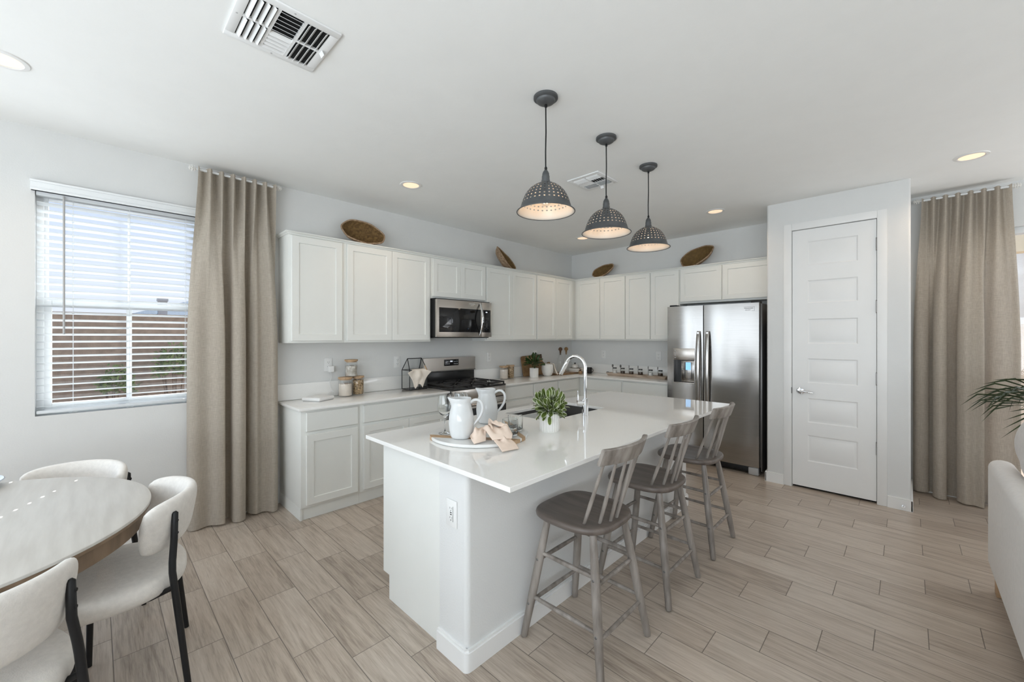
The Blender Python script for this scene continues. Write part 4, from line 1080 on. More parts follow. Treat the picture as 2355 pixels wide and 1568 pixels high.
def curtain(root, top, bottom, ztop, zbot, mapxy, seed):
    n, m = 260, 46
    T, B = catmull(top, n), catmull(bottom, n)
    rnd = random.Random(seed)
    ph = [rnd.uniform(0, 6) for _ in range(6)]
    bm = NB()
    def fn(u, v):
        i = int(round(u * (n - 1)))
        s = smooth01((v * 1.9) ** 0.8)
        p = T[i].lerp(B[i], s)
        wob = 0.004 * math.sin(9 * u + 5 * v + ph[0]) * v + 0.003 * math.sin(31 * u + 7 * v + ph[1]) * v
        z = ztop + (zbot + 0.006 * math.sin(14 * u + ph[2]) - ztop) * v
        x, y = mapxy(p.x, p.y + wob)
        return (x, y, z)
    grid(bm, fn, n, m)
    return obj('curtain_panel', bm, LINEN, root, world=True, smooth=180)
def finial(bm, c, ax):
    for a in range(9):
        for b in range(3):
            d = Vector((math.cos(a * 0.7) , math.sin(a * 0.7), 0))
            q = Vector((ax[0] * (0.008 + 0.012 * b), ax[1] * (0.008 + 0.012 * b), 0))
            nrm = Vector((-ax[1], ax[0], 0)) * math.cos(a * 0.7) + Vector((0, 0, 1)) * math.sin(a * 0.7)
            r = (0.020, 0.024, 0.016)[b]
            tube(bm, [Vector(c) + q, Vector(c) + q * 1.2 + nrm * r], [0.005, 0.003], 6)
    tube(bm, [Vector(c), Vector(c) + Vector((ax[0] * 0.045, ax[1] * 0.045, 0))], 0.010, 10)
# left curtain (u = y along the wall, v = x out of the wall)
def pleats(u0, u1, n, depth, base, first=1):
    P = []
    for k in range(2 * n + 1): P.append((u0 + (u1 - u0) * k / (2 * n), base + (depth if (k + first) % 2 else -depth)))
    return P
ct = thing('curtain', 'oatmeal linen curtain panel on the left, between the blind window and the cabinets', 'curtain', (0.09, -4.6, 0))
top = pleats(-4.850, -4.333, 7, 0.046, 0.092)
bot = [(-4.905, 0.03), (-4.90, 0.105), (-4.86, 0.130), (-4.79, 0.118), (-4.735, 0.165), (-4.690, 0.165), (-4.698, 0.09), (-4.700, 0.035), (-4.668, 0.030), (-4.640, 0.06), (-4.640, 0.160), (-4.598, 0.200), (-4.556, 0.170), (-4.566, 0.09), (-4.562, 0.034), (-4.530, 0.034), (-4.518, 0.10), (-4.480, 0.150), (-4.440, 0.125), (-4.400, 0.135), (-4.365, 0.175), (-4.322, 0.140), (-4.318, 0.03)]
curtain(ct, top, bot, 2.705, 0.012, lambda p, q: (q, p), 1)
rd_ = thing('curtain_rod', 'slim white curtain rod with frayed finials above the left curtain', 'curtain rod', (0.09, -4.6, 2.69))
bm = NB(); tube(bm, [(0.092, -4.862, 2.690), (0.092, -4.322, 2.690)], 0.009, 12); obj('rod', bm, VINYL, rd_, world=True)
for yy, ax in ((-4.858, (0, -1)), (-4.326, (0, 1))):
    bm = NB(); finial(bm, (0.092, yy, 2.690), ax); obj('finial', bm, CERAMM, rd_, world=True)
bm = NB()
for yy in (-4.80, -4.38): tube(bm, [(0.0, yy, 2.69), (0.092, yy, 2.69)], 0.005, 8)
obj('bracket', bm, VINYL, rd_, world=True)
ct = thing('curtain', 'taupe linen curtain panel on the right beside the pantry wall', 'curtain', (4.25, -0.11, 0))
top = pleats(3.985, 4.505, 7, 0.044, -0.115, 0)
bot = [(3.930, -0.05), (3.950, -0.09), (3.995, -0.10), (4.030, -0.07), (4.032, -0.034), (4.060, -0.034), (4.056, -0.14), (4.092, -0.195), (4.138, -0.165), (4.136, -0.09), (4.138, -0.034), (4.182, -0.034), (4.210, -0.06), (4.200, -0.16), (4.242, -0.225), (4.295, -0.205), (4.350, -0.215), (4.350, -0.10), (4.345, -0.034), (4.372, -0.034), (4.41, -0.075), (4.46, -0.09), (4.51, -0.075), (4.555, -0.09), (4.565, -0.03)]
curtain(ct, top, bot, 2.690, 0.012, lambda p, q: (p, q), 2)
rd_ = thing('curtain_rod', 'slim white curtain rod with frayed finials above the right curtain', 'curtain rod', (4.25, -0.115, 2.676))
bm = NB(); tube(bm, [(3.972, -0.115, 2.676), (4.518, -0.115, 2.676)], 0.009, 12); obj('rod', bm, VINYL, rd_, world=True)
for xx, ax in ((3.976, (-1, 0)), (4.514, (1, 0))):
    bm = NB(); finial(bm, (xx, -0.115, 2.676), ax); obj('finial', bm, CERAMM, rd_, world=True)
bm = NB()
for xx in (4.02, 4.47): tube(bm, [(xx, 0.0, 2.676), (xx, -0.115, 2.676)], 0.005, 8)
obj('bracket', bm, VINYL, rd_, world=True)

# ---------------------------------------------------------------- bar stools
def bar_stool(loc, label):
    t = thing('bar_stool', label, 'bar stool', loc, 0, 'weathered wooden bar stools along the island')
    ZS = 0.612
    # seat: squarish saddle, rounder at the back
    bm = NB()
    def outline(a, k):
        c, s = math.cos(a), math.sin(a)
        ex = 0.50 if c < 0 else 0.82
        return (-0.018 + (0.202 if c < 0 else 0.196) * k * sgp(c, ex), 0.203 * k * sgp(s, 0.62))
    rings = []
    prof = [(0.30, -0.032), (0.86, -0.033), (0.955, -0.030), (0.99, -0.022), (1.0, -0.012), (0.985, -0.003), (0.95, 0.0), (0.80, -0.004), (0.5, -0.008), (0.2, -0.008)]
    N = 48
    for (k, z) in prof: rings.append([bm.verts.new((*outline(2 * PI * i / N, k), ZS + z)) for i in range(N)])
    for a, b in zip(rings, rings[1:]):
        for i in range(N): bm.faces.new((a[i], a[(i + 1) % N], b[(i + 1) % N], b[i]))
    bm.faces.new(rings[0][::-1]); bm.faces.new(rings[-1])
    bmesh.ops.recalc_face_normals(bm, faces=bm.faces)
    obj('seat', bm, STOOLS, t, smooth=50)
    def legpt(sx, sy, z):
        q = 1 - z / (ZS - 0.03)
        return Vector((-0.012 + sx * (0.125 + 0.088 * q), sy * (0.130 + 0.078 * q), z))
    for sx in (-1, 1):
        for sy in (-1, 1):
            zs = [0.0035, 0.012, 0.05, 0.2, 0.33, 0.46, ZS - 0.030]
            rs = [0.0150, 0.0165, 0.0170, 0.0200, 0.0205, 0.0185, 0.0155]
            bm = NB(); tube(bm, [legpt(sx, sy, z) for z in zs], rs, 14)
            lg = obj('leg', bm, STOOLW, t, smooth=50)
            for zz in ((0.375, 0.165) if sx * sy > 0 else (0.40, 0.19)):
                bm = NB(); p = legpt(sx, sy, zz); M = Matrix.Rotation(-PI / 2 * sy, 4, 'X')
                p2 = p + Vector((0, sy * 0.0185, 0))
                lathe(bm, [(0, 0.003), (0.004, 0.0025), (0.0065, 0)], p2, 10, M=M, caps=False); obj('bolt', bm, DARKSTEEL, lg)
    for sy in (-1, 1):
        for z in (0.405, 0.195):
            bm = NB(); tube(bm, [legpt(-1, sy, z), (legpt(-1, sy, z) + legpt(1, sy, z)) / 2, legpt(1, sy, z)], [0.0085, 0.0105, 0.0085], 10); obj('stretcher', bm, STOOLW, t)
    for sx in (-1, 1):
        for z in (0.372, 0.168):
            bm = NB(); tube(bm, [legpt(sx, -1, z), (legpt(sx, -1, z) + legpt(sx, 1, z)) / 2, legpt(sx, 1, z)], [0.0085, 0.0105, 0.0085], 10); obj('stretcher', bm, STOOLW, t)
    # crest rail, bowed backwards
    bm = NB()
    V = []
    for k in range(17):
        u = k / 8 - 1
        x = 0.232 - 0.045 * u * u; y = 0.186 * u
        nx, ny = 1.0, 2 * 0.045 * u / 0.186
        l = math.hypot(nx, ny); nx /= l; ny /= l
        hz = 0.036 - 0.003 * abs(u)
        th = 0.0115
        row = []
        for (a, b) in ((-1, -1), (-1, 1), (-0.6, 1.12), (0.6, 1.12), (1, 1), (1, -1), (0.6, -1.1), (-0.6, -1.1)):
            row.append(bm.verts.new((x + nx * th * a + 0.012 * b, y + ny * th * a, 0.936 + hz * b)))
        V.append(row)
    for a, b in zip(V, V[1:]):
        for k in range(8): bm.faces.new((a[k], a[(k + 1) % 8], b[(k + 1) % 8], b[k]))
    bm.faces.new(V[0]); bm.faces.new(V[-1]); bmesh.ops.recalc_face_normals(bm, faces=bm.faces)
    obj('crest_rail', bm, STOOLW, t, smooth=35)
    for k in range(6):
        u = (k - 2.5) / 2.5
        b0 = Vector((0.138 - 0.075 * u * u, 0.128 * u, ZS - 0.014)); t0 = Vector((0.221 - 0.045 * (0.87 * u) ** 2, 0.162 * u, 0.908))
        bm = NB(); tube(bm, [b0, b0.lerp(t0, 0.35), b0.lerp(t0, 0.7), t0], [0.0075, 0.0092, 0.0078, 0.0062], 10); obj('spindle', bm, STOOLW, t)
    return t
st = bar_stool((2.797, -3.735, 0), 'grey wooden spindle-back bar stool nearest the camera at the island')
dup(st, (2.797, -3.075, 0), 0, 'middle grey wooden spindle-back bar stool at the island')
dup(st, (2.797, -2.395, 0), 0, 'grey wooden spindle-back bar stool farthest away, in front of the fridge')

# ---------------------------------------------------------------- dining table and chairs
TC = Vector((1.48, -5.90, 0))
tb = thing('dining_table', 'round wooden dining table with pale limewashed top at the lower left', 'table', TC)
bm = NB(); lathe(bm, [(0, 0.738), (0.690, 0.738), (0.6905, 0.742), (0.689, 0.747), (0.684, 0.750), (0, 0.750)], (0, 0, 0), 128); obj('tabletop', bm, TABLET, tb)
bm = NB(); lathe(bm, [(0.55, 0.7375), (0.55, 0.722), (0.680, 0.722), (0.688, 0.726), (0.690, 0.7375)], (0, 0, 0), 128, caps=False); obj('edge_band', bm, TABLEA, tb)
bm = NB(); lathe(bm, [(0.60, 0.7215), (0.60, 0.658), (0.662, 0.658), (0.671, 0.664), (0.671, 0.7215)], (0, 0, 0), 128, caps=False); obj('apron', bm, TABLEA, tb)
bm = NB(); lathe(bm, [(0, 0), (0.30, 0), (0.31, 0.01), (0.30, 0.04), (0.21, 0.06), (0.17, 0.12), (0.16, 0.40), (0.19, 0.62), (0.28, 0.7215), (0, 0.7215)], (0, 0, 0), 48); obj('pedestal', bm, TABLEA, tb)
def dining_chair(ang, label):
    a = math.radians(ang); apex = 0.845
    t = thing('dining_chair', label, 'chair', (0, 0, 0), 0, 'cream upholstered chairs around the round table')
    # local frame: +x is the way the chair faces, back apex at x = -0.25
    bm = NB()
    N = 56
    def out(q, k):
        c, s = math.cos(q), math.sin(q)
        return (0.036 + (0.272 if c < 0 else 0.250) * k * sgp(c, 0.84), 0.262 * k * sgp(s, 0.86))
    prof = [(0.4, 0.398), (0.86, 0.398), (0.945, 0.403), (0.985, 0.415), (1.0, 0.435), (0.995, 0.455), (0.972, 0.468), (0.93, 0.478), (0.80, 0.485), (0.5, 0.490), (0.2, 0.491)]
    R_ = [[bm.verts.new((*out(2 * PI * i / N, k), z)) for i in range(N)] for k, z in prof]
    for p, q in zip(R_, R_[1:]):
        for i in range(N): bm.faces.new((p[i], p[(i + 1) % N], q[(i + 1) % N], q[i]))
    bm.faces.new(R_[0][::-1]); bm.faces.new(R_[-1]); bmesh.ops.recalc_face_normals(bm, faces=bm.faces)
    obj('seat', bm, BOUCLE, t, smooth=180)
    bm = NB()
    NU, NV = 49, 28
    rows = []
    for i in range(NU):
        u = (i / (NU - 1)) * 2 - 1
        th = PI + u * math.radians(66)
        cx, cy = 0.012, 0.0
        e = max(0.0, 1 - abs(u) ** 9) ** (1 / 2.4)
        hh, tt = 0.104 * (0.42 + 0.58 * e), 0.027 * (0.40 + 0.60 * e)
        zc = 0.678 - 0.015 * u * u
        row = []
        for j in range(NV):
            q = 2 * PI * j / NV
            dr = tt * sgp(math.cos(q), 0.75); dz = hh * sgp(math.sin(q), 0.62)
            r = 0.243 + dr + 0.018 * (dz / 0.108)
            row.append(bm.verts.new((cx + r * 1.02 * math.cos(th), cy + r * 0.98 * math.sin(th), zc + dz)))
        rows.append(row)
    for p, q in zip(rows, rows[1:]):
        for j in range(NV): bm.faces.new((p[j], p[(j + 1) % NV], q[(j + 1) % NV], q[j]))
    bm.faces.new(rows[0]); bm.faces.new(rows[-1][::-1]); bmesh.ops.recalc_face_normals(bm, faces=bm.faces)
    obj('backrest', bm, BOUCLE, t, smooth=180)
    for s in (-1, 1):
        bm = NB()
        tube(bm, [(-0.192, s * 0.189, 0.725), (-0.194, s * 0.1905, 0.718), (-0.191, s * 0.194, 0.61), (-0.186, s * 0.208, 0.53), (-0.186, s * 0.213, 0.49), (-0.200, s * 0.220, 0.36), (-0.238, s * 0.235, 0.0)], [0.006, 0.0115, 0.0125, 0.0125, 0.0125, 0.0125, 0.011], 12)
        lg = obj('leg', bm, BLKMET, t, smooth=60)
        bm = NB()
        for zz in (0.70, 0.65): lathe(bm, [(0, 0.003), (0.005, 0.002), (0.006, 0)], (-0.2015, s * 0.2000, zz - 0.01), 10, M=Matrix.Rotation(PI / 2, 4, Vector((-s * 0.7, -0.7, 0))), caps=False)
        obj('screw', bm, BLKMET, lg)
        bm = NB(); tube(bm, [(0.085, s * 0.172, 0.398), (0.095, s * 0.195, 0.0)], [0.0125, 0.0105], 12); obj('leg', bm, BLKMET, t, smooth=60)
    bm = NB()
    tube(bm, [(-0.192, -0.216, 0.43), (-0.12, -0.165, 0.388), (0.085, -0.172, 0.388), (0.085, 0.172, 0.388), (-0.12, 0.165, 0.388), (-0.192, 0.216, 0.43)], 0.0105, 10)
    obj('seat_frame', bm, BLKMET, t, smooth=60)
    place(t, ang, apex)
    t['label'] = label
    return t
def place(t, ang, apex, turn=0.0):
    a = math.radians(ang); b = math.radians(ang + turn)
    f = Vector((-math.cos(b), -math.sin(b), 0))
    t.location = TC + Vector((math.cos(a), math.sin(a), 0)) * apex + f * 0.27
    t.rotation_euler = (0, 0, math.atan2(f.y, f.x))
ch = dining_chair(84, 'cream upholstered chair with black legs at the right side of the round table')
c2 = dup(ch, (0, 0, 0), 0, 'cream upholstered chair in the lower left corner, its back towards the camera'); place(c2, 22, 0.85)
c3 = dup(ch, (0, 0, 0), 0, 'cream upholstered chair behind the round table under the blind window'); place(c3, 142.5, 0.885, -2)
pl = tag(obj('dinner_plate', (lambda b: (lathe(b, [(0, 0.0005), (0.085, 0.0005), (0.10, 0.006), (0.150, 0.030), (0.154, 0.033), (0.150, 0.036), (0.100, 0.012), (0.085, 0.006), (0, 0.006)], (0, 0, 0), 56), b)[1])(NB()), STONEW, None, smooth=50), 'blue-grey stoneware plate on the round table at the left edge', 'plate')
pl.location = (0.90, -5.828, 0.7505)

# ---------------------------------------------------------------- sofa at the right edge
sf = thing('sofa', 'white upholstered sofa at the right edge, its back towards the kitchen', 'sofa', (4.65, -3.0, 0))
bm = NB(); box(bm, 4.222, 4.325, -4.35, -1.79, 0.125, 0.745, 0.045, 5); obj('back_panel', bm, SOFA, sf, world=True, smooth=60)
bm = NB(); box(bm, 4.327, 5.25, -4.35, -1.79, 0.125, 0.36, 0.03, 4); obj('seat_base', bm, SOFA, sf, world=True, smooth=60)
bm = NB(); box(bm, 4.327, 5.22, -1.99, -1.795, 0.361, 0.58, 0.05, 5); obj('armrest', bm, SOFA, sf, world=True, smooth=60)
for (a, b) in ((-3.1, -2.01), (-4.2, -3.12)):
    bm = NB(); box(bm, 4.56, 5.27, a, b, 0.361, 0.52, 0.05, 5); obj('seat_cushion', bm, SOFA, sf, world=True, smooth=60)
for (x, y) in ((4.28, -1.88), (5.18, -1.88), (4.28, -4.25), (5.18, -4.25)):
    bm = NB(); box(bm, x - 0.035, x + 0.035, y - 0.035, y + 0.035, 0.0, 0.125, 0.004); obj('leg', bm, WOODL, sf, world=True)
def pillow(name, label, c, size, rot, mat):
    bm = NB()
    N = 22
    for side in (-1, 1):
        def f(u, v, side=side):
            a, b = u * 2 - 1, v * 2 - 1
            h = (max(0, 1 - a * a) ** 0.5 * max(0, 1 - b * b) ** 0.5) ** 0.7
            k = 1 - 0.06 * (1 - max(abs(a), abs(b)))
            return (a * size[0] / 2 * (1 - 0.05 * b * b), b * size[1] / 2 * (1 - 0.05 * a * a), side * size[2] / 2 * h * (1 + 0.03 * math.sin(7 * a + 5 * b)))
        grid(bm, f, N, N)
    bmesh.ops.remove_doubles(bm, verts=bm.verts, dist=1e-4)
    bmesh.ops.recalc_face_normals(bm, faces=bm.faces)
    o = obj(name, bm, mat, None, smooth=180)
    o.location = c; o.rotation_euler = rot
    return tag(o, label, 'pillow', 'pillows on the white sofa')
pillow('sofa_pillow', 'large plump grey-white pillow at the far end of the white sofa', (4.455, -2.15, 0.885), (0.56, 0.42, 0.34), (math.radians(90), 0, math.radians(86)), PILLOW)
pillow('sofa_pillow', 'plump grey-white pillow lower and nearer on the white sofa, cut by the right frame edge', (4.47, -2.78, 0.80), (0.52, 0.44, 0.30), (math.radians(90), 0, math.radians(92)), PILLOW)
# palm
pm = thing('potted_palm', 'potted palm with thin dark fronds at the right edge, behind the sofa', 'plant', (4.92, -0.85, 0))
bm = NB(); lathe(bm, [(0, 0), (0.13, 0), (0.16, 0.03), (0.19, 0.34), (0.185, 0.36), (0.17, 0.34), (0.165, 0.31), (0, 0.31)], (0, 0, 0), 32); obj('pot', bm, CERAMM, pm)
bm = NB(); lathe(bm, [(0, 0.311), (0.164, 0.311), (0.12, 0.322), (0, 0.326)], (0, 0, 0), 24); obj('soil', bm, SOIL, pm)
rnd = random.Random(11)
for k in range(13):
    a = (PI * (0.62 + 0.72 * k / 6)) if k < 7 else rnd.uniform(-1.2, 1.2)
    bm = NB()
    ln, hgt = rnd.uniform(0.42, 0.62), rnd.uniform(0.62, 0.95)
    base = Vector((0.03 * math.cos(a), 0.03 * math.sin(a), 0.32))
    d = Vector((math.cos(a), math.sin(a), 0)); n = Vector((-math.sin(a), math.cos(a), 0))
    spine = [base + d * ln * (q ** 1.6) + Vector((0, 0, hgt * (1 - (1 - q) ** 1.8) - 0.16 * q ** 3)) for q in [i / 14 for i in range(15)]]
    tube(bm, spine, [0.006 - 0.005 * i / 14 for i in range(15)], 5)
    for i in range(5, 15):
        p = spine[i]; tg = (spine[i] - spine[i - 1]).normalized()
        for s in (-1, 1):
            L_ = 0.26 * (1 - 0.35 * abs(i - 9) / 6)
            q1 = p + n * s * L_ * 0.55 + tg * L_ * 0.55 + Vector((0, 0, 0.02)); q2 = p + n * s * L_ * 0.85 + tg * L_ * 0.95 - Vector((0, 0, 0.05))
            w_ = Vector((0, 0, 0.006)) + tg * 0.002
            v0, v1, v2, v3 = [bm.verts.new(x) for x in (p - w_ * 0.4, q1 - w_, q2, q1 + w_)]
            v4 = bm.verts.new(p + w_ * 0.4)
            bm.faces.new((v0, v1, v3, v4)); bm.faces.new((v1, v2, v3))
    obj('frond', bm, PALM, pm, smooth=0)
# ---------------------------------------------------------------- left worktop: router, jars, lantern
t = thing('router', 'flat white router with a cable on the left worktop', 'router', (0.20, -4.02, CT), math.radians(28))
bm = NB(); box(bm, -0.095, 0.095, -0.095, 0.095, 0.004, 0.034, 0.014, 4); obj('router_case', bm, PLASW, t, smooth=60)
bm = NB(); box(bm, -0.085, 0.085, -0.085, 0.085, 0.0005, 0.005); obj('rubber_base', bm, PLASG, t)
t = thing('power_adapter', 'white power adapter plugged into the outlet above the router', 'power adapter', (0.0085, -3.842, 1.140))
bm = NB(); box(bm, 0.0, 0.034, -0.024, 0.026, -0.034, 0.024, 0.005, 3); obj('adapter_body', bm, PLASW, t)
bm = NB(); tube(bm, [(0.016, 0.0, -0.034), (0.018, 0.005, -0.08), (0.02, -0.01, -0.13), (0.025, -0.005, -0.18), (0.035, 0.02, -0.215), (0.08, 0.0, -0.225), (0.10, -0.03, -0.20), (0.105, -0.07, -0.232), (0.11, -0.10, -0.236)], 0.0022, 6); obj('cable', bm, PLASW, t)

def canister(name, label, c, r, h, fill, fillh, lid=WOODL, group=None, cat='jar', lidh=0.016):
    t = thing(name, label, cat, c, 0, group)
    g = 0.0025
    bm = NB(); lathe(bm, [(0, 0.0008), (r - 0.006, 0.0008), (r, 0.006), (r, h - lidh - 0.006), (r - 0.003, h - lidh)], (0, 0, 0), 40, caps=False); obj('glass_body', bm, JARG, t, smooth=50)
    bm = NB(); lathe(bm, [(0, 0.0065), (r - g - 0.006, 0.0065), (r - g - 0.0012, 0.011), (r - g - 0.0012, fillh), (r * 0.5, fillh + 0.004), (0, fillh + 0.001)], (0, 0, 0), 36); obj('contents', bm, fill, t, smooth=50)
    bm = NB(); lathe(bm, [(0, h - lidh - 0.010), (r - 0.008, h - lidh - 0.010), (r - 0.008, h - lidh + 0.0005), (r + 0.003, h - lidh + 0.0005), (r + 0.004, h - 0.002), (r + 0.002, h), (0, h)], (0, 0, 0), 40); obj('lid', bm, lid, t, smooth=40)
    return t
canister('glass_canister', 'glass jar of flour with a wooden lid, lower left of the stack of three', (0.13, -3.752, CT), 0.060, 0.178, FLOUR, 0.115, group='wood-lidded glass jars on the left worktop')
canister('glass_canister', 'glass jar of mixed grains with a wooden lid, lower right of the stack of three', (0.105, -3.617, CT), 0.053, 0.178, GRAIN, 0.142, group='wood-lidded glass jars on the left worktop')
tj = canister('glass_canister', 'round glass jar of white cubes, wooden lid, on top of the stack of three', (0.118, -3.690, CT + 0.179), 0.056, 0.160, SUGAR, 0.100, group='wood-lidded glass jars on the left worktop')
canister('glass_canister', 'wood-lidded glass jar of flour on the right worktop, nearer the range', (0.11, -1.652, CT), 0.056, 0.172, FLOUR, 0.128, group='wood-lidded glass jars on the right worktop')
canister('glass_canister', 'wood-lidded glass jar of grains on the right worktop, nearer the small plant', (0.09, -1.510, CT), 0.052, 0.176, GRAIN, 0.148, group='wood-lidded glass jars on the right worktop')

t = thing('house_lantern', 'black wire house-shaped glass lantern on the worktop left of the range', 'lantern', (0.15, -3.02, CT))
lx0, lx1, ly0, ly1, le, lr = -0.075, 0.075, -0.105, 0.105, 0.205, 0.325
C8 = {(i, j, k): Vector(((lx0, lx1)[i], (ly0, ly1)[j], (0.005, le)[k])) for i in (0, 1) for j in (0, 1) for k in (0, 1)}
RG = [Vector((0, ly0 + 0.02, lr)), Vector((0, ly1 - 0.02, lr))]
bm = NB()
for (a, b) in [((0, 0), (1, 0)), ((1, 0), (1, 1)), ((1, 1), (0, 1)), ((0, 1), (0, 0))]:
    for k in (0, 1): tube(bm, [C8[a + (k,)], C8[b + (k,)]], 0.0042, 6)
for i in (0, 1):
    for j in (0, 1): tube(bm, [C8[i, j, 0], C8[i, j, 1]], 0.0042, 6); tube(bm, [C8[i, j, 1], RG[j]], 0.0042, 6)
tube(bm, RG, 0.0045, 6)
obj('wire_frame', bm, BLKMET, t)
bm = NB()
def qf(bm, *ps): bm.faces.new([bm.verts.new(p) for p in ps])
for (a, b) in [((0, 0), (1, 0)), ((1, 0), (1, 1)), ((1, 1), (0, 1)), ((0, 1), (0, 0))]: qf(bm, C8[a + (0,)], C8[b + (0,)], C8[b + (1,)], C8[a + (1,)])
for j in (0, 1): qf(bm, C8[0, j, 1], C8[1, j, 1], RG[j])
qf(bm, C8[0, 0, 1], C8[0, 1, 1], RG[1], RG[0])
obj('glass_panels', bm, JARG, t, smooth=0)
bm = NB(); box(bm, lx0, lx1, ly0, ly1, 0.0005, 0.004); obj('base_plate', bm, BLKMET, t)

def cloth(name, label, fn, nu, nv, mat, cat, loc, thick=0.0022, group=None):
    bm = NB(); grid(bm, fn, nu, nv)
    o = obj(name, bm, mat, None, smooth=180, solid=thick)
    o.location = loc
    return tag(o, label, cat, group)
def towel_fn(u, v):
    # pinned along the eave, opening into two hanging corners
    wtop, wmax = 0.15, 0.285
    w_ = wtop + (wmax - wtop) * smooth01(v / 0.45) if v < 0.45 else wmax - 0.10 * ((v - 0.45) / 0.55)
    y = (u - 0.5) * w_ - 0.004
    tips = 0.78 + 0.22 * max(0, 1 - abs(u - 0.30) / 0.18) + 0.19 * max(0, 1 - abs(u - 0.76) / 0.15) - 0.42 * max(0, (abs(u - 0.5) - 0.30) / 0.20)
    z = le + 0.011 - 0.205 * v * tips * 0.99
    x = lx1 + 0.0095 + 0.016 * math.sin(PI * min(1, v * 1.4)) * (0.5 + 0.5 * math.cos((u - 0.5) * 13)) + 0.030 * v * (1 - v) + 0.003 * math.sin(25 * u + 4 * v) * v
    if v < 0.04: x = lx1 - 0.03 + 1.0 * v; z = le + 0.011
    return (x, y, z)
cloth('tea_towel', 'cream tea towel pinned over the front of the black lantern', towel_fn, 60, 36, NAPW, 'towel', (0.15, -3.02, CT))
bm = NB(); obox(bm, (0, 0, 0.0), 0.010, 0.009, 0.075, Matrix.Rotation(0.45, 3, 'X')); o = obj('clothespin', bm, WOODL, None); o.location = (0.15 + lx1 + 0.020, -2.94, CT + le + 0.012); tag(o, 'small wooden clothespin holding the cream tea towel on the lantern', 'clothespin')

# ---------------------------------------------------------------- plants in pots
def leaf(bm, p, d, up, L_, W, vari=False, curl=0.25):
    d = d.normalized(); s = d.cross(up)
    if s.length < 1e-3: s = d.cross(Vector((1, 0, 0)))
    s.normalize(); n = s.cross(d).normalized()
    prof = [(0, 0.12), (0.22, 0.55), (0.5, 0.95), (0.76, 1.0), (0.93, 0.74), (1.0, 0.22)]
    cols = (-1, -0.74, 0, 0.74, 1)
    rows = []
    for (q, w_) in prof:
        c = p + d * L_ * q + n * (L_ * curl * (q * q) * -0.6)
        rows.append([bm.verts.new(c + s * (W / 2) * w_ * k + n * abs(k) * W * 0.16 * w_) for k in cols])
    for a, b in zip(rows, rows[1:]):
        for k in range(4):
            f = bm.faces.new((a[k], a[k + 1], b[k + 1], b[k]))
            f.material_index = 1 if vari and k in (0, 3) else 0
def ribbed_pot(bm, r, h, ribs=26):
    N = ribs * 6
    prof = [(0.93, 0.0, 0), (0.96, 0.004, 0.5), (0.985, 0.012, 1), (1.0, h - 0.012, 1), (1.0, h - 0.004, 0.4), (0.98, h, 0), (0.93, h, 0), (0.92, h - 0.03, 0)]
    rings = [[bm.verts.new(((r * k - q * r * 0.06 * (0.5 + 0.5 * math.cos(2 * PI * i / 6))) * math.cos(2 * PI * i / N), (r * k - q * r * 0.06 * (0.5 + 0.5 * math.cos(2 * PI * i / 6))) * math.sin(2 * PI * i / N), z)) for i in range(N)] for k, z, q in prof]
    for a, b in zip(rings, rings[1:]):
        for i in range(N): bm.faces.new((a[i], a[(i + 1) % N], b[(i + 1) % N], b[i]))
    bm.faces.new(rings[0][::-1]); bm.faces.new(rings[-1]); bmesh.ops.recalc_face_normals(bm, faces=bm.faces)
t = thing('potted_plant', 'variegated leafy plant in a ribbed white pot on the island beside the sink', 'plant', (2.373, -3.503, CT))
bm = NB(); ribbed_pot(bm, 0.060, 0.106, 24); obj('pot', bm, CERAMM, t, smooth=50)
bm = NB(); lathe(bm, [(0, 0.080), (0.054, 0.080), (0.030, 0.090), (0, 0.092)], (0, 0, 0), 20); obj('soil', bm, SOIL, t)
rnd = random.Random(5)
bm = NB()
for k in range(200):
    th = rnd.uniform(0, 2 * PI); u = rnd.uniform(-0.62, 1.0)
    q = rnd.uniform(0.30, 0.88)
    r = math.sqrt(max(0, 1 - u * u))
    c = Vector((math.cos(th) * r * 0.074 * q, math.sin(th) * r * 0.074 * q, 0.134 + u * 0.088 * q + 0.004))
    d = Vector((math.cos(th) * r, math.sin(th) * r, u * 0.9 + 0.42 + rnd.uniform(-0.3, 0.3)))
    leaf(bm, c, d, Vector((math.cos(th) * 0.9 + rnd.uniform(-0.4, 0.4), math.sin(th) * 0.9 + rnd.uniform(-0.4, 0.4), 0.45)), rnd.uniform(0.046, 0.064), rnd.uniform(0.024, 0.033), True, rnd.uniform(0.1, 0.6))
obj('foliage', bm, [LEAF2, LEAFE], t, smooth=60)
bm = NB()
for k in range(14):
    a = rnd.uniform(0, 2 * PI); r = rnd.uniform(0.3, 1)
    tube(bm, [(0.015 * math.cos(a), 0.015 * math.sin(a), 0.085), (0.035 * r * math.cos(a), 0.035 * r * math.sin(a), 0.13), (0.045 * r * math.cos(a), 0.045 * r * math.sin(a), 0.17)], 0.0018, 5)
obj('stems', bm, LEAF2, t)
t = thing('potted_plant', 'dark green leafy plant in a small ribbed white pot on the right worktop', 'plant', (0.23, -1.190, CT))
bm = NB(); ribbed_pot(bm, 0.061, 0.125, 24); obj('pot', bm, CERAMM, t, smooth=50)
bm = NB(); lathe(bm, [(0, 0.10), (0.056, 0.10), (0.03, 0.108), (0, 0.11)], (0, 0, 0), 20); obj('soil', bm, SOIL, t)
bm = NB()
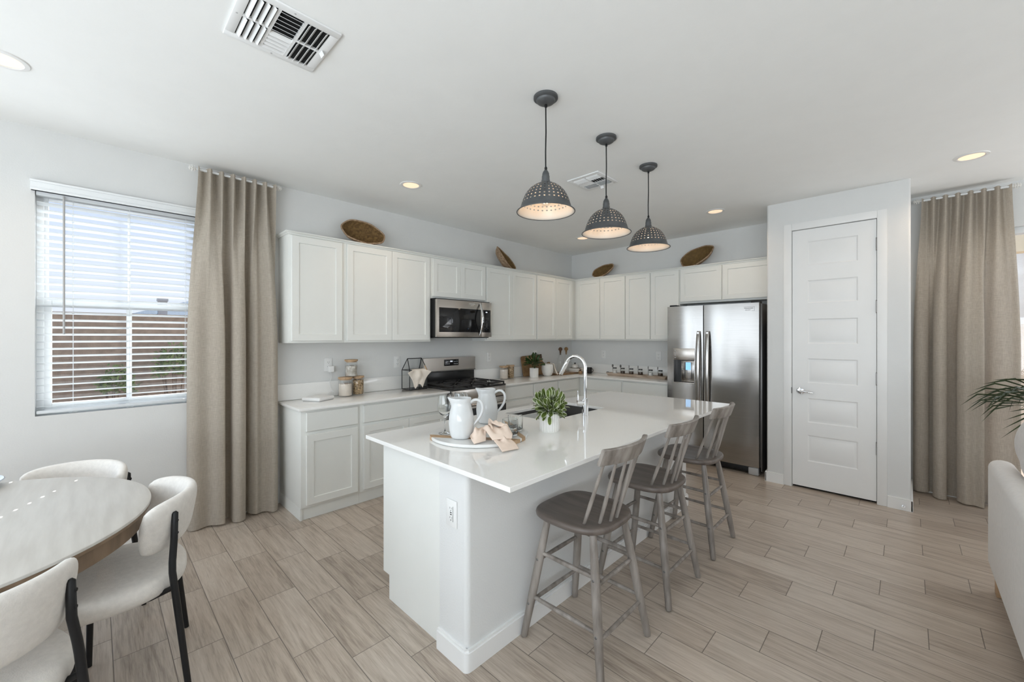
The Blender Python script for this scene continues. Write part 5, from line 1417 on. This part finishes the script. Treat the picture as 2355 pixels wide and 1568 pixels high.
for k in range(95):
    th = rnd.uniform(0, 2 * PI); u = rnd.uniform(-0.4, 1.0); q = rnd.uniform(0.3, 0.9); r = math.sqrt(max(0, 1 - u * u))
    c = Vector((math.cos(th) * r * 0.10 * q, math.sin(th) * r * 0.115 * q, 0.180 + u * 0.105 * q))
    d = Vector((math.cos(th) * r, math.sin(th) * r, u * 0.6 + 0.45 + rnd.uniform(-0.4, 0.3)))
    leaf(bm, c, d, Vector((math.cos(th) * 0.7 + rnd.uniform(-0.4, 0.4), math.sin(th) * 0.7 + rnd.uniform(-0.4, 0.4), 0.7)), rnd.uniform(0.055, 0.085), rnd.uniform(0.024, 0.036), False, rnd.uniform(0.1, 0.6))
obj('foliage', bm, LEAF, t, smooth=60)
bm = NB()
for k in range(12):
    a = rnd.uniform(0, 2 * PI)
    tube(bm, [(0.015 * math.cos(a), 0.015 * math.sin(a), 0.10), (0.03 * math.cos(a), 0.03 * math.sin(a), 0.16), (0.06 * math.cos(a), 0.06 * math.sin(a), 0.22)], 0.002, 5)
obj('stems', bm, LEAF, t)

# ---------------------------------------------------------------- right worktop group
t = thing('cutting_board', 'tall wooden cutting board leaning on the wall behind the plant and bowl', 'cutting board', (0.085, -1.02, CT))
def rc(pts): return pts
outl = [(-0.225, 0.0), (-0.225, 0.255), (-0.215, 0.275), (-0.195, 0.283), (0.195, 0.297), (0.205, 0.290), (0.208, 0.235), (0.225, 0.19), (0.26, 0.165), (0.31, 0.158), (0.345, 0.176), (0.375, 0.178), (0.392, 0.166), (0.385, 0.150), (0.33, 0.128), (0.25, 0.118), (0.235, 0.0)]
ML = Matrix.Rotation(math.radians(-11), 4, 'Y') @ Matrix(((0, 0, 1, 0), (1, 0, 0, 0), (0, 1, 0, 0), (0, 0, 0, 1)))
bm = NB(); prism(bm, outl, -0.009, 0.009, bev=0.002, M=ML); bmesh.ops.translate(bm, verts=bm.verts, vec=(0.0, 0, 0.002)); obj('board', bm, WOODM, t, smooth=30)
bm = NB(); prism(bm, [(0.165, 0.242), (0.165, 0.300), (0.212, 0.302), (0.212, 0.242)], -0.012, 0.014, M=ML); obj('dark_cleat', bm, WOODD, t, smooth=0)
t = thing('mixing_bowl', 'tall white ceramic bowl with a groove, in front of the cutting board', 'bowl', (0.235, -0.905, CT))
bm = NB(); lathe(bm, [(0, 0.0), (0.045, 0.0), (0.058, 0.008), (0.078, 0.045), (0.086, 0.085), (0.0865, 0.092), (0.0845, 0.093), (0.0845, 0.095), (0.0865, 0.096), (0.086, 0.120), (0.082, 0.150), (0.081, 0.162), (0.083, 0.167), (0.079, 0.168), (0.076, 0.160), (0.078, 0.10), (0.06, 0.03), (0, 0.018)], (0, 0, 0), 48); obj('bowl_body', bm, CERAMM, t, smooth=40)
def tow2(u, v):
    a = math.radians(55) + (u - 0.5) * 1.5
    r = 0.088 + 0.004 * math.sin(22 * u) * v + 0.045 * v * v
    if v < 0.12: r = 0.060 + 0.25 * v; z = 0.1685 + 0.006 * math.sin(PI * v / 0.12)
    else: z = 0.172 - 0.150 * (v - 0.12) / 0.88
    return (r * math.cos(a), r * math.sin(a) + 0.028 * v, z + 0.004 * math.sin(30 * u) * v * v)
cloth('dish_towel', 'cream dish towel hanging over the right rim of the white bowl', tow2, 40, 24, NAPW, 'towel', (0.235, -0.905, CT))
t = thing('serving_board', 'low wooden board under the two stoppered glass bottles', 'cutting board', (0.22, -0.47, CT))
bm = NB(); box(bm, -0.13, 0.12, -0.24, 0.195, 0.0005, 0.018, 0.004); obj('board', bm, WOODM, t)
def bottle(c, label, m):
    t = thing('glass_bottle', label, 'bottle', c, 0, 'stoppered glass bottles')
    bm = NB(); lathe(bm, [(0, 0.001), (0.040, 0.001), (0.046, 0.008), (0.047, 0.16), (0.043, 0.20), (0.030, 0.24), (0.0165, 0.265), (0.0155, 0.285), (0.0185, 0.288), (0.0185, 0.295), (0.0125, 0.295)], (0, 0, 0), 36, caps=False); obj('bottle_glass', bm, JARG, t, smooth=50)
    bm = NB(); lathe(bm, [(0, 0.262), (0.010, 0.262), (0.0118, 0.2955), (0.016, 0.305), (0.014, 0.318), (0.020, 0.324)] + [(0.0305 * math.cos(q), 0.346 + 0.0305 * math.sin(q)) for q in [(-0.75 + 2.32 * k / 10) for k in range(10)]] + [(0, 0.3765)], (0, 0, 0), 28); obj('ball_stopper', bm, m, t, smooth=60)
    return t
bottle((0.14, -0.482, CT + 0.0185), 'clear glass bottle with a dark round wooden stopper, left of the two', WOODD)
bottle((0.14, -0.338, CT + 0.0185), 'clear glass bottle with a lighter brown round stopper, right of the two in the corner', WOODM)
t = thing('pinch_bowl', 'small pale wooden scoop bowl in front of the left glass bottle', 'bowl', (0.275, -0.56, CT + 0.0185), 0)
bm = NB(); lathe(bm, [(0, 0), (0.016, 0), (0.032, 0.014), (0.040, 0.034), (0.038, 0.036), (0.029, 0.016), (0, 0.005)], (0, 0, 0), 28, M=Matrix.Translation((0, 0, 0.010)) @ Matrix.Rotation(math.radians(32), 4, 'X')); obj('bowl_body', bm, BLEACH, t, smooth=60)
t = thing('scrub_brush', 'small brown wooden brush with a pale leather loop, on the corner worktop', 'brush', (0.40, -0.33, CT))
bm = NB(); obox(bm, (0, 0, 0.022), 0.05, 0.085, 0.042, Matrix.Rotation(0.5, 3, 'Z'), 0.005); obj('wooden_block', bm, WOODM, t)
bm = NB(); tube(bm, [(0.0 + 0.04 * math.cos(q) * 0.75, 0.03 + 0.05 * math.cos(q), 0.042 + 0.032 * math.sin(q)) for q in [PI * k / 12 * 1.15 - 0.2 for k in range(13)]], 0.0045, 8); obj('leather_loop', bm, NAPW, t)
for k, (zz, ry, lab) in enumerate(((0.0005, 0.0, 'lower white box of the strapped pair in the worktop corner'), (0.0315, 0.06, 'upper white box of the strapped pair in the worktop corner'))):
    bm = NB(); box(bm, -0.085, 0.085, -0.11, 0.11, 0, 0.030, 0.003); o = obj('white_box', bm, CERAMM, None); o.location = (0.17, -0.140, CT + zz); o.rotation_euler = (0, 0, ry); tag(o, lab, 'box', 'white boxes in the worktop corner')
bm = NB()
for (x0, x1, z0, z1) in ((0.083, 0.0865, 0.0, 0.063),): box(bm, 0.0905, 0.0935, -0.022, 0.022, 0.0005, 0.066); box(bm, -0.0905, 0.0935, -0.022, 0.022, 0.0655, 0.068)
o = obj('dark_strap', bm, WOODD, None, smooth=0); o.location = (0.17, -0.140, CT); tag(o, 'dark strap around the two white boxes in the corner', 'strap')
t = thing('lidded_jar', 'small white lidded jar with a black knob on top of the white boxes', 'jar', (0.17, -0.150, CT + 0.0685))
bm = NB(); lathe(bm, [(0, 0), (0.040, 0), (0.047, 0.006), (0.048, 0.034), (0.044, 0.040), (0, 0.040)], (0, 0, 0), 32); obj('jar_body', bm, CERAMM, t, smooth=40)
bm = NB(); lathe(bm, [(0, 0.0405), (0.046, 0.0405), (0.044, 0.047), (0.015, 0.055), (0, 0.056)], (0, 0, 0), 32); lid_ = obj('lid', bm, CERAMM, t, smooth=40)
bm = NB(); lathe(bm, [(0, 0.056), (0.006, 0.056), (0.013, 0.064), (0.013, 0.074), (0.007, 0.080), (0, 0.081)], (0, 0, 0), 20); obj('knob', bm, BLK, lid_, smooth=60)
t = thing('mug', 'small black mug in the worktop corner behind the faucet', 'mug', (0.44, -0.16, CT))
bm = NB(); lathe(bm, [(0, 0.0005), (0.036, 0.0005), (0.040, 0.006), (0.041, 0.088), (0.038, 0.088), (0.037, 0.010), (0, 0.008)], (0, 0, 0), 28); obj('mug_body', bm, BLK, t, smooth=50)
bm = NB(); tube(bm, [(0.040, 0, 0.07), (0.062, 0, 0.068), (0.068, 0, 0.045), (0.060, 0, 0.024), (0.040, 0, 0.02)], 0.005, 8); obj('handle', bm, BLK, t)

# spice tray
t = thing('spice_tray', 'long bleached wooden tray holding six spice jars beside the fridge', 'tray', (1.235, -0.215, CT))
bm = NB()
TL, TW = 0.44, 0.062
loopstack(bm, lambda u, v, w_: (u, v, w_), [(-TL + 0.025, TL - 0.025, -TW + 0.018, TW - 0.018, 0.001), (-TL, TL, -TW, TW, 0.040), (-TL + 0.008, TL - 0.008, -TW + 0.008, TW - 0.008, 0.040), (-TL + 0.03, TL - 0.03, -TW + 0.024, TW - 0.024, 0.010)])
obj('tray_body', bm, BLEACH, t, smooth=0)
for s in (-1, 1):
    bm = NB(); tube(bm, [(s * 0.436, -0.025, 0.038), (s * 0.452, -0.02, 0.046), (s * 0.452, 0.02, 0.046), (s * 0.436, 0.025, 0.038)], 0.004, 8); obj('handle', bm, IRON, t)
def spice(x, fill, label, turn):
    t = thing('spice_jar', label, 'jar', (x, -0.215, CT + 0.0105), 0, 'spice jars with spoons on the tray')
    bm = NB(); lathe(bm, [(0, 0.0005), (0.028, 0.0005), (0.032, 0.006), (0.032, 0.070), (0.025, 0.084), (0.025, 0.092)], (0, 0, 0), 28, caps=False); obj('glass_body', bm, JARG, t, smooth=50)
    bm = NB(); lathe(bm, [(0, 0.0055), (0.0295, 0.0065), (0.0295, 0.062), (0, 0.065)], (0, 0, 0), 24); obj('contents', bm, fill, t, smooth=50)
    bm = NB(); lathe(bm, [(0, 0.0905), (0.027, 0.0905), (0.0275, 0.103), (0.026, 0.105), (0, 0.105)], (0, 0, 0), 24); obj('lid', bm, BLK, t, smooth=50)
    bm = NB(); tube(bm, [(-0.040, 0.01, 0.004), (-0.042, 0.012, 0.110)], 0.0028, 8)
    R3 = Matrix.Rotation(turn, 3, 'Z')
    t2 = bmesh.new(); lathe(t2, [(0, -0.022), (0.010, -0.016), (0.0135, 0.0), (0.010, 0.016), (0, 0.022)], (0, 0, 0), 16, M=Matrix.Diagonal((1, 0.3, 1, 1))); bmesh.ops.transform(t2, matrix=Matrix.Translation((-0.042, 0.012, 0.128)) @ R3.to_4x4(), verts=t2.verts); merge(bm, t2)
    obj('spoon', bm, DARKSTEEL, t, smooth=60)
for x, f, lab, tn in ((0.905, SALT, 'first spice jar at the left end of the tray, pale contents', 0.7), (1.030, SPICE, 'second spice jar from the left on the tray, dark contents', 0.8), (1.160, SPICE, 'third spice jar from the left on the tray, dark brown contents', 2.2), (1.295, SPICE, 'fourth spice jar from the left on the tray, nearly black contents', 2.3), (1.440, SALT, 'fifth spice jar on the tray, white salt inside', 2.3), (1.575, SPICE, 'last spice jar at the right end of the tray, beside the fridge', 2.35)):
    spice(x, f, lab, tn)

# ---------------------------------------------------------------- baskets on top of the cabinets
def basket(c, normal, hint, a, b, dep, label, mat, seed, thick=0.010):
    t = thing('woven_basket', label, 'basket', c, 0, 'woven baskets on top of the wall cabinets')
    n = Vector(normal).normalized()
    hx = Vector(hint); hx = (hx - n * n.dot(hx)).normalized(); hy = n.cross(hx)
    R = Matrix((hx, hy, n)).transposed()
    rnd = random.Random(seed); ph = [rnd.uniform(0, 6) for _ in range(4)]
    def pt(th, k, z, o):
        w_ = 1 + 0.025 * math.sin(3 * th + ph[0]) + 0.018 * math.sin(7 * th + ph[1])
        return R @ Vector(((a * k * w_ - o) * math.cos(th), (b * k * w_ - o) * math.sin(th), z + 0.008 * math.sin(2 * th + ph[2]) * k))
    N = 56
    prof_o = [(0.05, -dep), (0.45, -dep), (0.68, -dep * 0.82), (0.86, -dep * 0.48), (1.0, 0.0)]
    prof_i = [(1.0, 0.004), (0.86, -dep * 0.46), (0.68, -dep * 0.76), (0.45, -dep * 0.92), (0.05, -dep * 0.92)]
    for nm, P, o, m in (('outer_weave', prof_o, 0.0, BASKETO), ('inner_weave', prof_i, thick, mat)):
        bm = NB()
        rg_ = [[bm.verts.new(pt(2 * PI * i / N, k, z, o)) for i in range(N)] for k, z in P]
        for p_, q_ in zip(rg_, rg_[1:]):
            for i in range(N): bm.faces.new((p_[i], p_[(i + 1) % N], q_[(i + 1) % N], q_[i]))
        bm.faces.new(rg_[0][::-1] if o == 0 else rg_[-1])
        bmesh.ops.recalc_face_normals(bm, faces=bm.faces)
        obj(nm, bm, m, t, smooth=60)
    bm = NB(); tube(bm, [pt(2 * PI * i / N, 1.0, 0.002, thick * 0.5) for i in range(N)], 0.0075, 8, closed=True); obj('rim', bm, BASKETO, t, smooth=60)
    return t
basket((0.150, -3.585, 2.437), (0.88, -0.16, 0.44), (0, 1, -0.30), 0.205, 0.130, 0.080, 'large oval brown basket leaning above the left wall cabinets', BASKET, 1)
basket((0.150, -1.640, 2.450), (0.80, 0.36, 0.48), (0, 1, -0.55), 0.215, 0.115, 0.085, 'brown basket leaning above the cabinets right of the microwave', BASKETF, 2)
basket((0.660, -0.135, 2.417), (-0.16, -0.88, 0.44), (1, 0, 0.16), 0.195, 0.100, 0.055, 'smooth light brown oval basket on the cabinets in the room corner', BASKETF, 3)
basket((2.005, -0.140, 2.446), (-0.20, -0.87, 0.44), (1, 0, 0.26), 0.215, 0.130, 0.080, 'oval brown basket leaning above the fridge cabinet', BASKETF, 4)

# ---------------------------------------------------------------- on the island: round tray with jugs and glasses
TX, TY = 2.168, -3.872
t = thing('marble_tray', 'round white marble serving tray with wood strips on the island', 'tray', (TX, TY, CT))
bm = NB(); lathe(bm, [(0, 0.0005), (0.266, 0.0005), (0.272, 0.004), (0.273, 0.015), (0.270, 0.018), (0, 0.018)], (0, 0, 0), 96); obj('marble_disc', bm, MARBLE, t, smooth=40)
def strip(p, ang, w_, name='wood_strip'):
    d = Vector((math.cos(ang), math.sin(ang))); n = Vector((-d.y, d.x))
    poly = []
    R2 = 0.2742
    for sg in (-1, 1):
        for k in range(9):
            o_ = p.dot(n) + (-w_ / 2 + w_ * k / 8) * (-sg)
            poly.append(n * o_ + d * (sg * math.sqrt(max(0, R2 ** 2 - o_ * o_))))
    bm = NB(); prism(bm, [(q.x, q.y) for q in poly], 0.0004, 0.0186); return obj(name, bm, WOODL, t, smooth=0)
strip(Vector((0.07, -0.113)), math.radians(33), 0.05)
strip(Vector((0.05, 0.195)), math.radians(62 - 90), 0.03)
ZT = CT + 0.019
def jug(loc, rz, label):
    t = thing('ceramic_pitcher', label, 'pitcher', loc, rz, 'white ceramic pitchers on the round tray')
    def fx(p):
        a = math.atan2(p.y, p.x); r = math.hypot(p.x, p.y)
        if p.z > 0.175 and r > 0.02:
            k = max(0, 1 - abs(abs(a) - PI) / 0.75) if abs(a) > PI - 0.75 else 0
            f = smooth01((p.z - 0.175) / 0.055) * smooth01(k)
            r2 = r + 0.021 * f
            return (p.x / r * r2, p.y / r * r2 * (1 - 0.25 * f), p.z + 0.006 * f)
        w_ = 1 + 0.012 * math.sin(5 * a + p.z * 30)
        return (p.x * w_, p.y * w_, p.z)
    bm = NB(); lathe(bm, [(0, 0.0), (0.046, 0.0), (0.054, 0.004), (0.0605, 0.02), (0.0655, 0.055), (0.0672, 0.09), (0.0655, 0.125), (0.060, 0.158), (0.0535, 0.183), (0.0500, 0.200), (0.0505, 0.215), (0.0535, 0.229), (0.0525, 0.233), (0.0495, 0.229), (0.0465, 0.212), (0.0475, 0.195), (0.056, 0.16), (0.062, 0.12), (0.061, 0.05), (0.05, 0.012), (0, 0.009)], (0, 0, 0), 56, fx=fx); obj('pitcher_body', bm, CERAM, t, smooth=60)
    hp = [(0.047, 0.206), (0.066, 0.220), (0.088, 0.221), (0.106, 0.206), (0.113, 0.178), (0.108, 0.145), (0.094, 0.115), (0.078, 0.092), (0.064, 0.075)]
    C_ = catmull([(a, b) for a, b in hp], 30)
    bm = NB(); tube(bm, [(p.x, 0, p.y) for p in C_], [0.0085 - 0.0015 * (k / 29) for k in range(30)], 12); obj('handle', bm, CERAM, t, smooth=60)
    t.scale = (1, 1, 0.905)
    return t
HR = math.radians(44.26)
j = jug((2.190, -4.020, ZT), HR, 'glossy white ceramic pitcher at the front of the round tray')
dup(j, (2.010, -3.672, ZT), HR - 0.12, 'glossy white ceramic pitcher at the back of the round tray, nearest the range')
def wineglass(loc, label):
    t = thing('wine_glass', label, 'glass', loc, 0, 'stemmed wine glasses on the round tray')
    bm = NB(); lathe(bm, [(0, 0.0006), (0.034, 0.0006), (0.035, 0.002), (0.012, 0.006), (0.0042, 0.014), (0.0036, 0.05), (0.0040, 0.085), (0.010, 0.094), (0.026, 0.108), (0.0385, 0.130), (0.0415, 0.155), (0.0385, 0.190), (0.0345, 0.214), (0.0335, 0.214), (0.0375, 0.188), (0.0403, 0.155), (0.0372, 0.131), (0.025, 0.110), (0, 0.0985)], (0, 0, 0), 40); obj('glass_bowl', bm, GLASS, t, smooth=70)
    return t
wineglass((2.055, -4.028, ZT), 'stemmed wine glass on the round tray, left of the front white pitcher')
wineglass((2.045, -3.912, ZT), 'stemmed wine glass on the round tray, half hidden behind the front white pitcher')
def tumbler(loc, label):
    t = thing('tumbler', label, 'glass', loc, 0, 'low tumblers on the round tray')
    bm = NB(); lathe(bm, [(0, 0.0006), (0.040, 0.0006), (0.042, 0.004), (0.0425, 0.086), (0.0408, 0.087), (0.0402, 0.014), (0.036, 0.010), (0, 0.009)], (0, 0, 0), 40); obj('glass_body', bm, GLASS, t, smooth=50)
tumbler((2.338, -3.800, ZT), 'clear glass tumbler on the round tray, right beside the pink napkin')
tumbler((2.282, -3.700, ZT), 'clear glass tumbler at the right rear edge of the round tray')

# napkin: folded bow lying over the tray rim
t = thing('napkin', 'crumpled blush napkin tied in a knot, spilling over the front edge of the round tray', 'napkin', (2.362, -3.95, CT))
O = Vector((2.34, -3.95, CT))
def patch(pts, nm='napkin_fold', wav=0.010, seed=0, bulge=0.0):
    # pts: 3x3 control points (rows), bi-quadratic surface
    rnd = random.Random(seed); ph = [rnd.uniform(0, 6) for _ in range(4)]
    P = [[Vector(p) for p in row] for row in pts]
    def q(a, b, c_, t_): return a * (1 - t_) ** 2 + b * 2 * t_ * (1 - t_) + c_ * t_ * t_
    def fn(u, v):
        r = [q(*row, u) for row in P]
        p = q(*r, v)
        w_ = wav * (math.sin(9 * u + ph[0] + 3 * v) + 0.6 * math.sin(17 * u + ph[1]))
        return p + Vector((0, 0, w_ * math.sin(PI * min(1, v * 1.2 + 0.05)))) - O
    bm = NB(); grid(bm, fn, 30, 24)
    return obj(nm, bm, NAPK, t, smooth=180, solid=0.003)
patch([[(2.27, -3.955, 0.935), (2.31, -3.93, 0.955), (2.35, -3.885, 0.935)], [(2.36, -3.99, 0.950), (2.39, -3.95, 0.955), (2.42, -3.90, 0.935)], [(2.485, -4.025, 0.889), (2.50, -3.97, 0.892), (2.505, -3.93, 0.889)]], seed=1)
patch([[(2.24, -3.945, 0.95), (2.29, -3.91, 0.975), (2.34, -3.86, 0.95)], [(2.33, -4.00, 0.97), (2.38, -3.94, 1.00), (2.42, -3.87, 0.965)], [(2.395, -4.005, 0.925), (2.425, -3.965, 0.93), (2.435, -3.91, 0.922)]], seed=2)
patch([[(2.26, -3.93, 0.955), (2.24, -3.97, 0.965), (2.235, -4.00, 0.93)], [(2.31, -3.97, 0.975), (2.28, -4.02, 0.99), (2.255, -4.05, 0.935)], [(2.34, -4.00, 0.91), (2.34, -4.05, 0.91), (2.325, -4.065, 0.904)]], seed=3)
patch([[(2.25, -3.905, 0.955), (2.28, -3.885, 0.97), (2.33, -3.855, 0.95)], [(2.27, -3.915, 1.03), (2.30, -3.90, 0.995), (2.34, -3.87, 1.01)], [(2.31, -3.93, 0.985), (2.34, -3.905, 0.965), (2.38, -3.87, 0.96)]], seed=4, wav=0.006)
bm = NB(); tube(bm, [(0.028 * math.cos(2 * PI * k / 20) - 0.035, 0.012 + 0.020 * math.cos(2 * PI * k / 20) * -0.6, 0.072 + 0.022 * math.sin(2 * PI * k / 20)) for k in range(20)], 0.006, 8, closed=True); obj('napkin_knot', bm, NAPK, t, smooth=60)
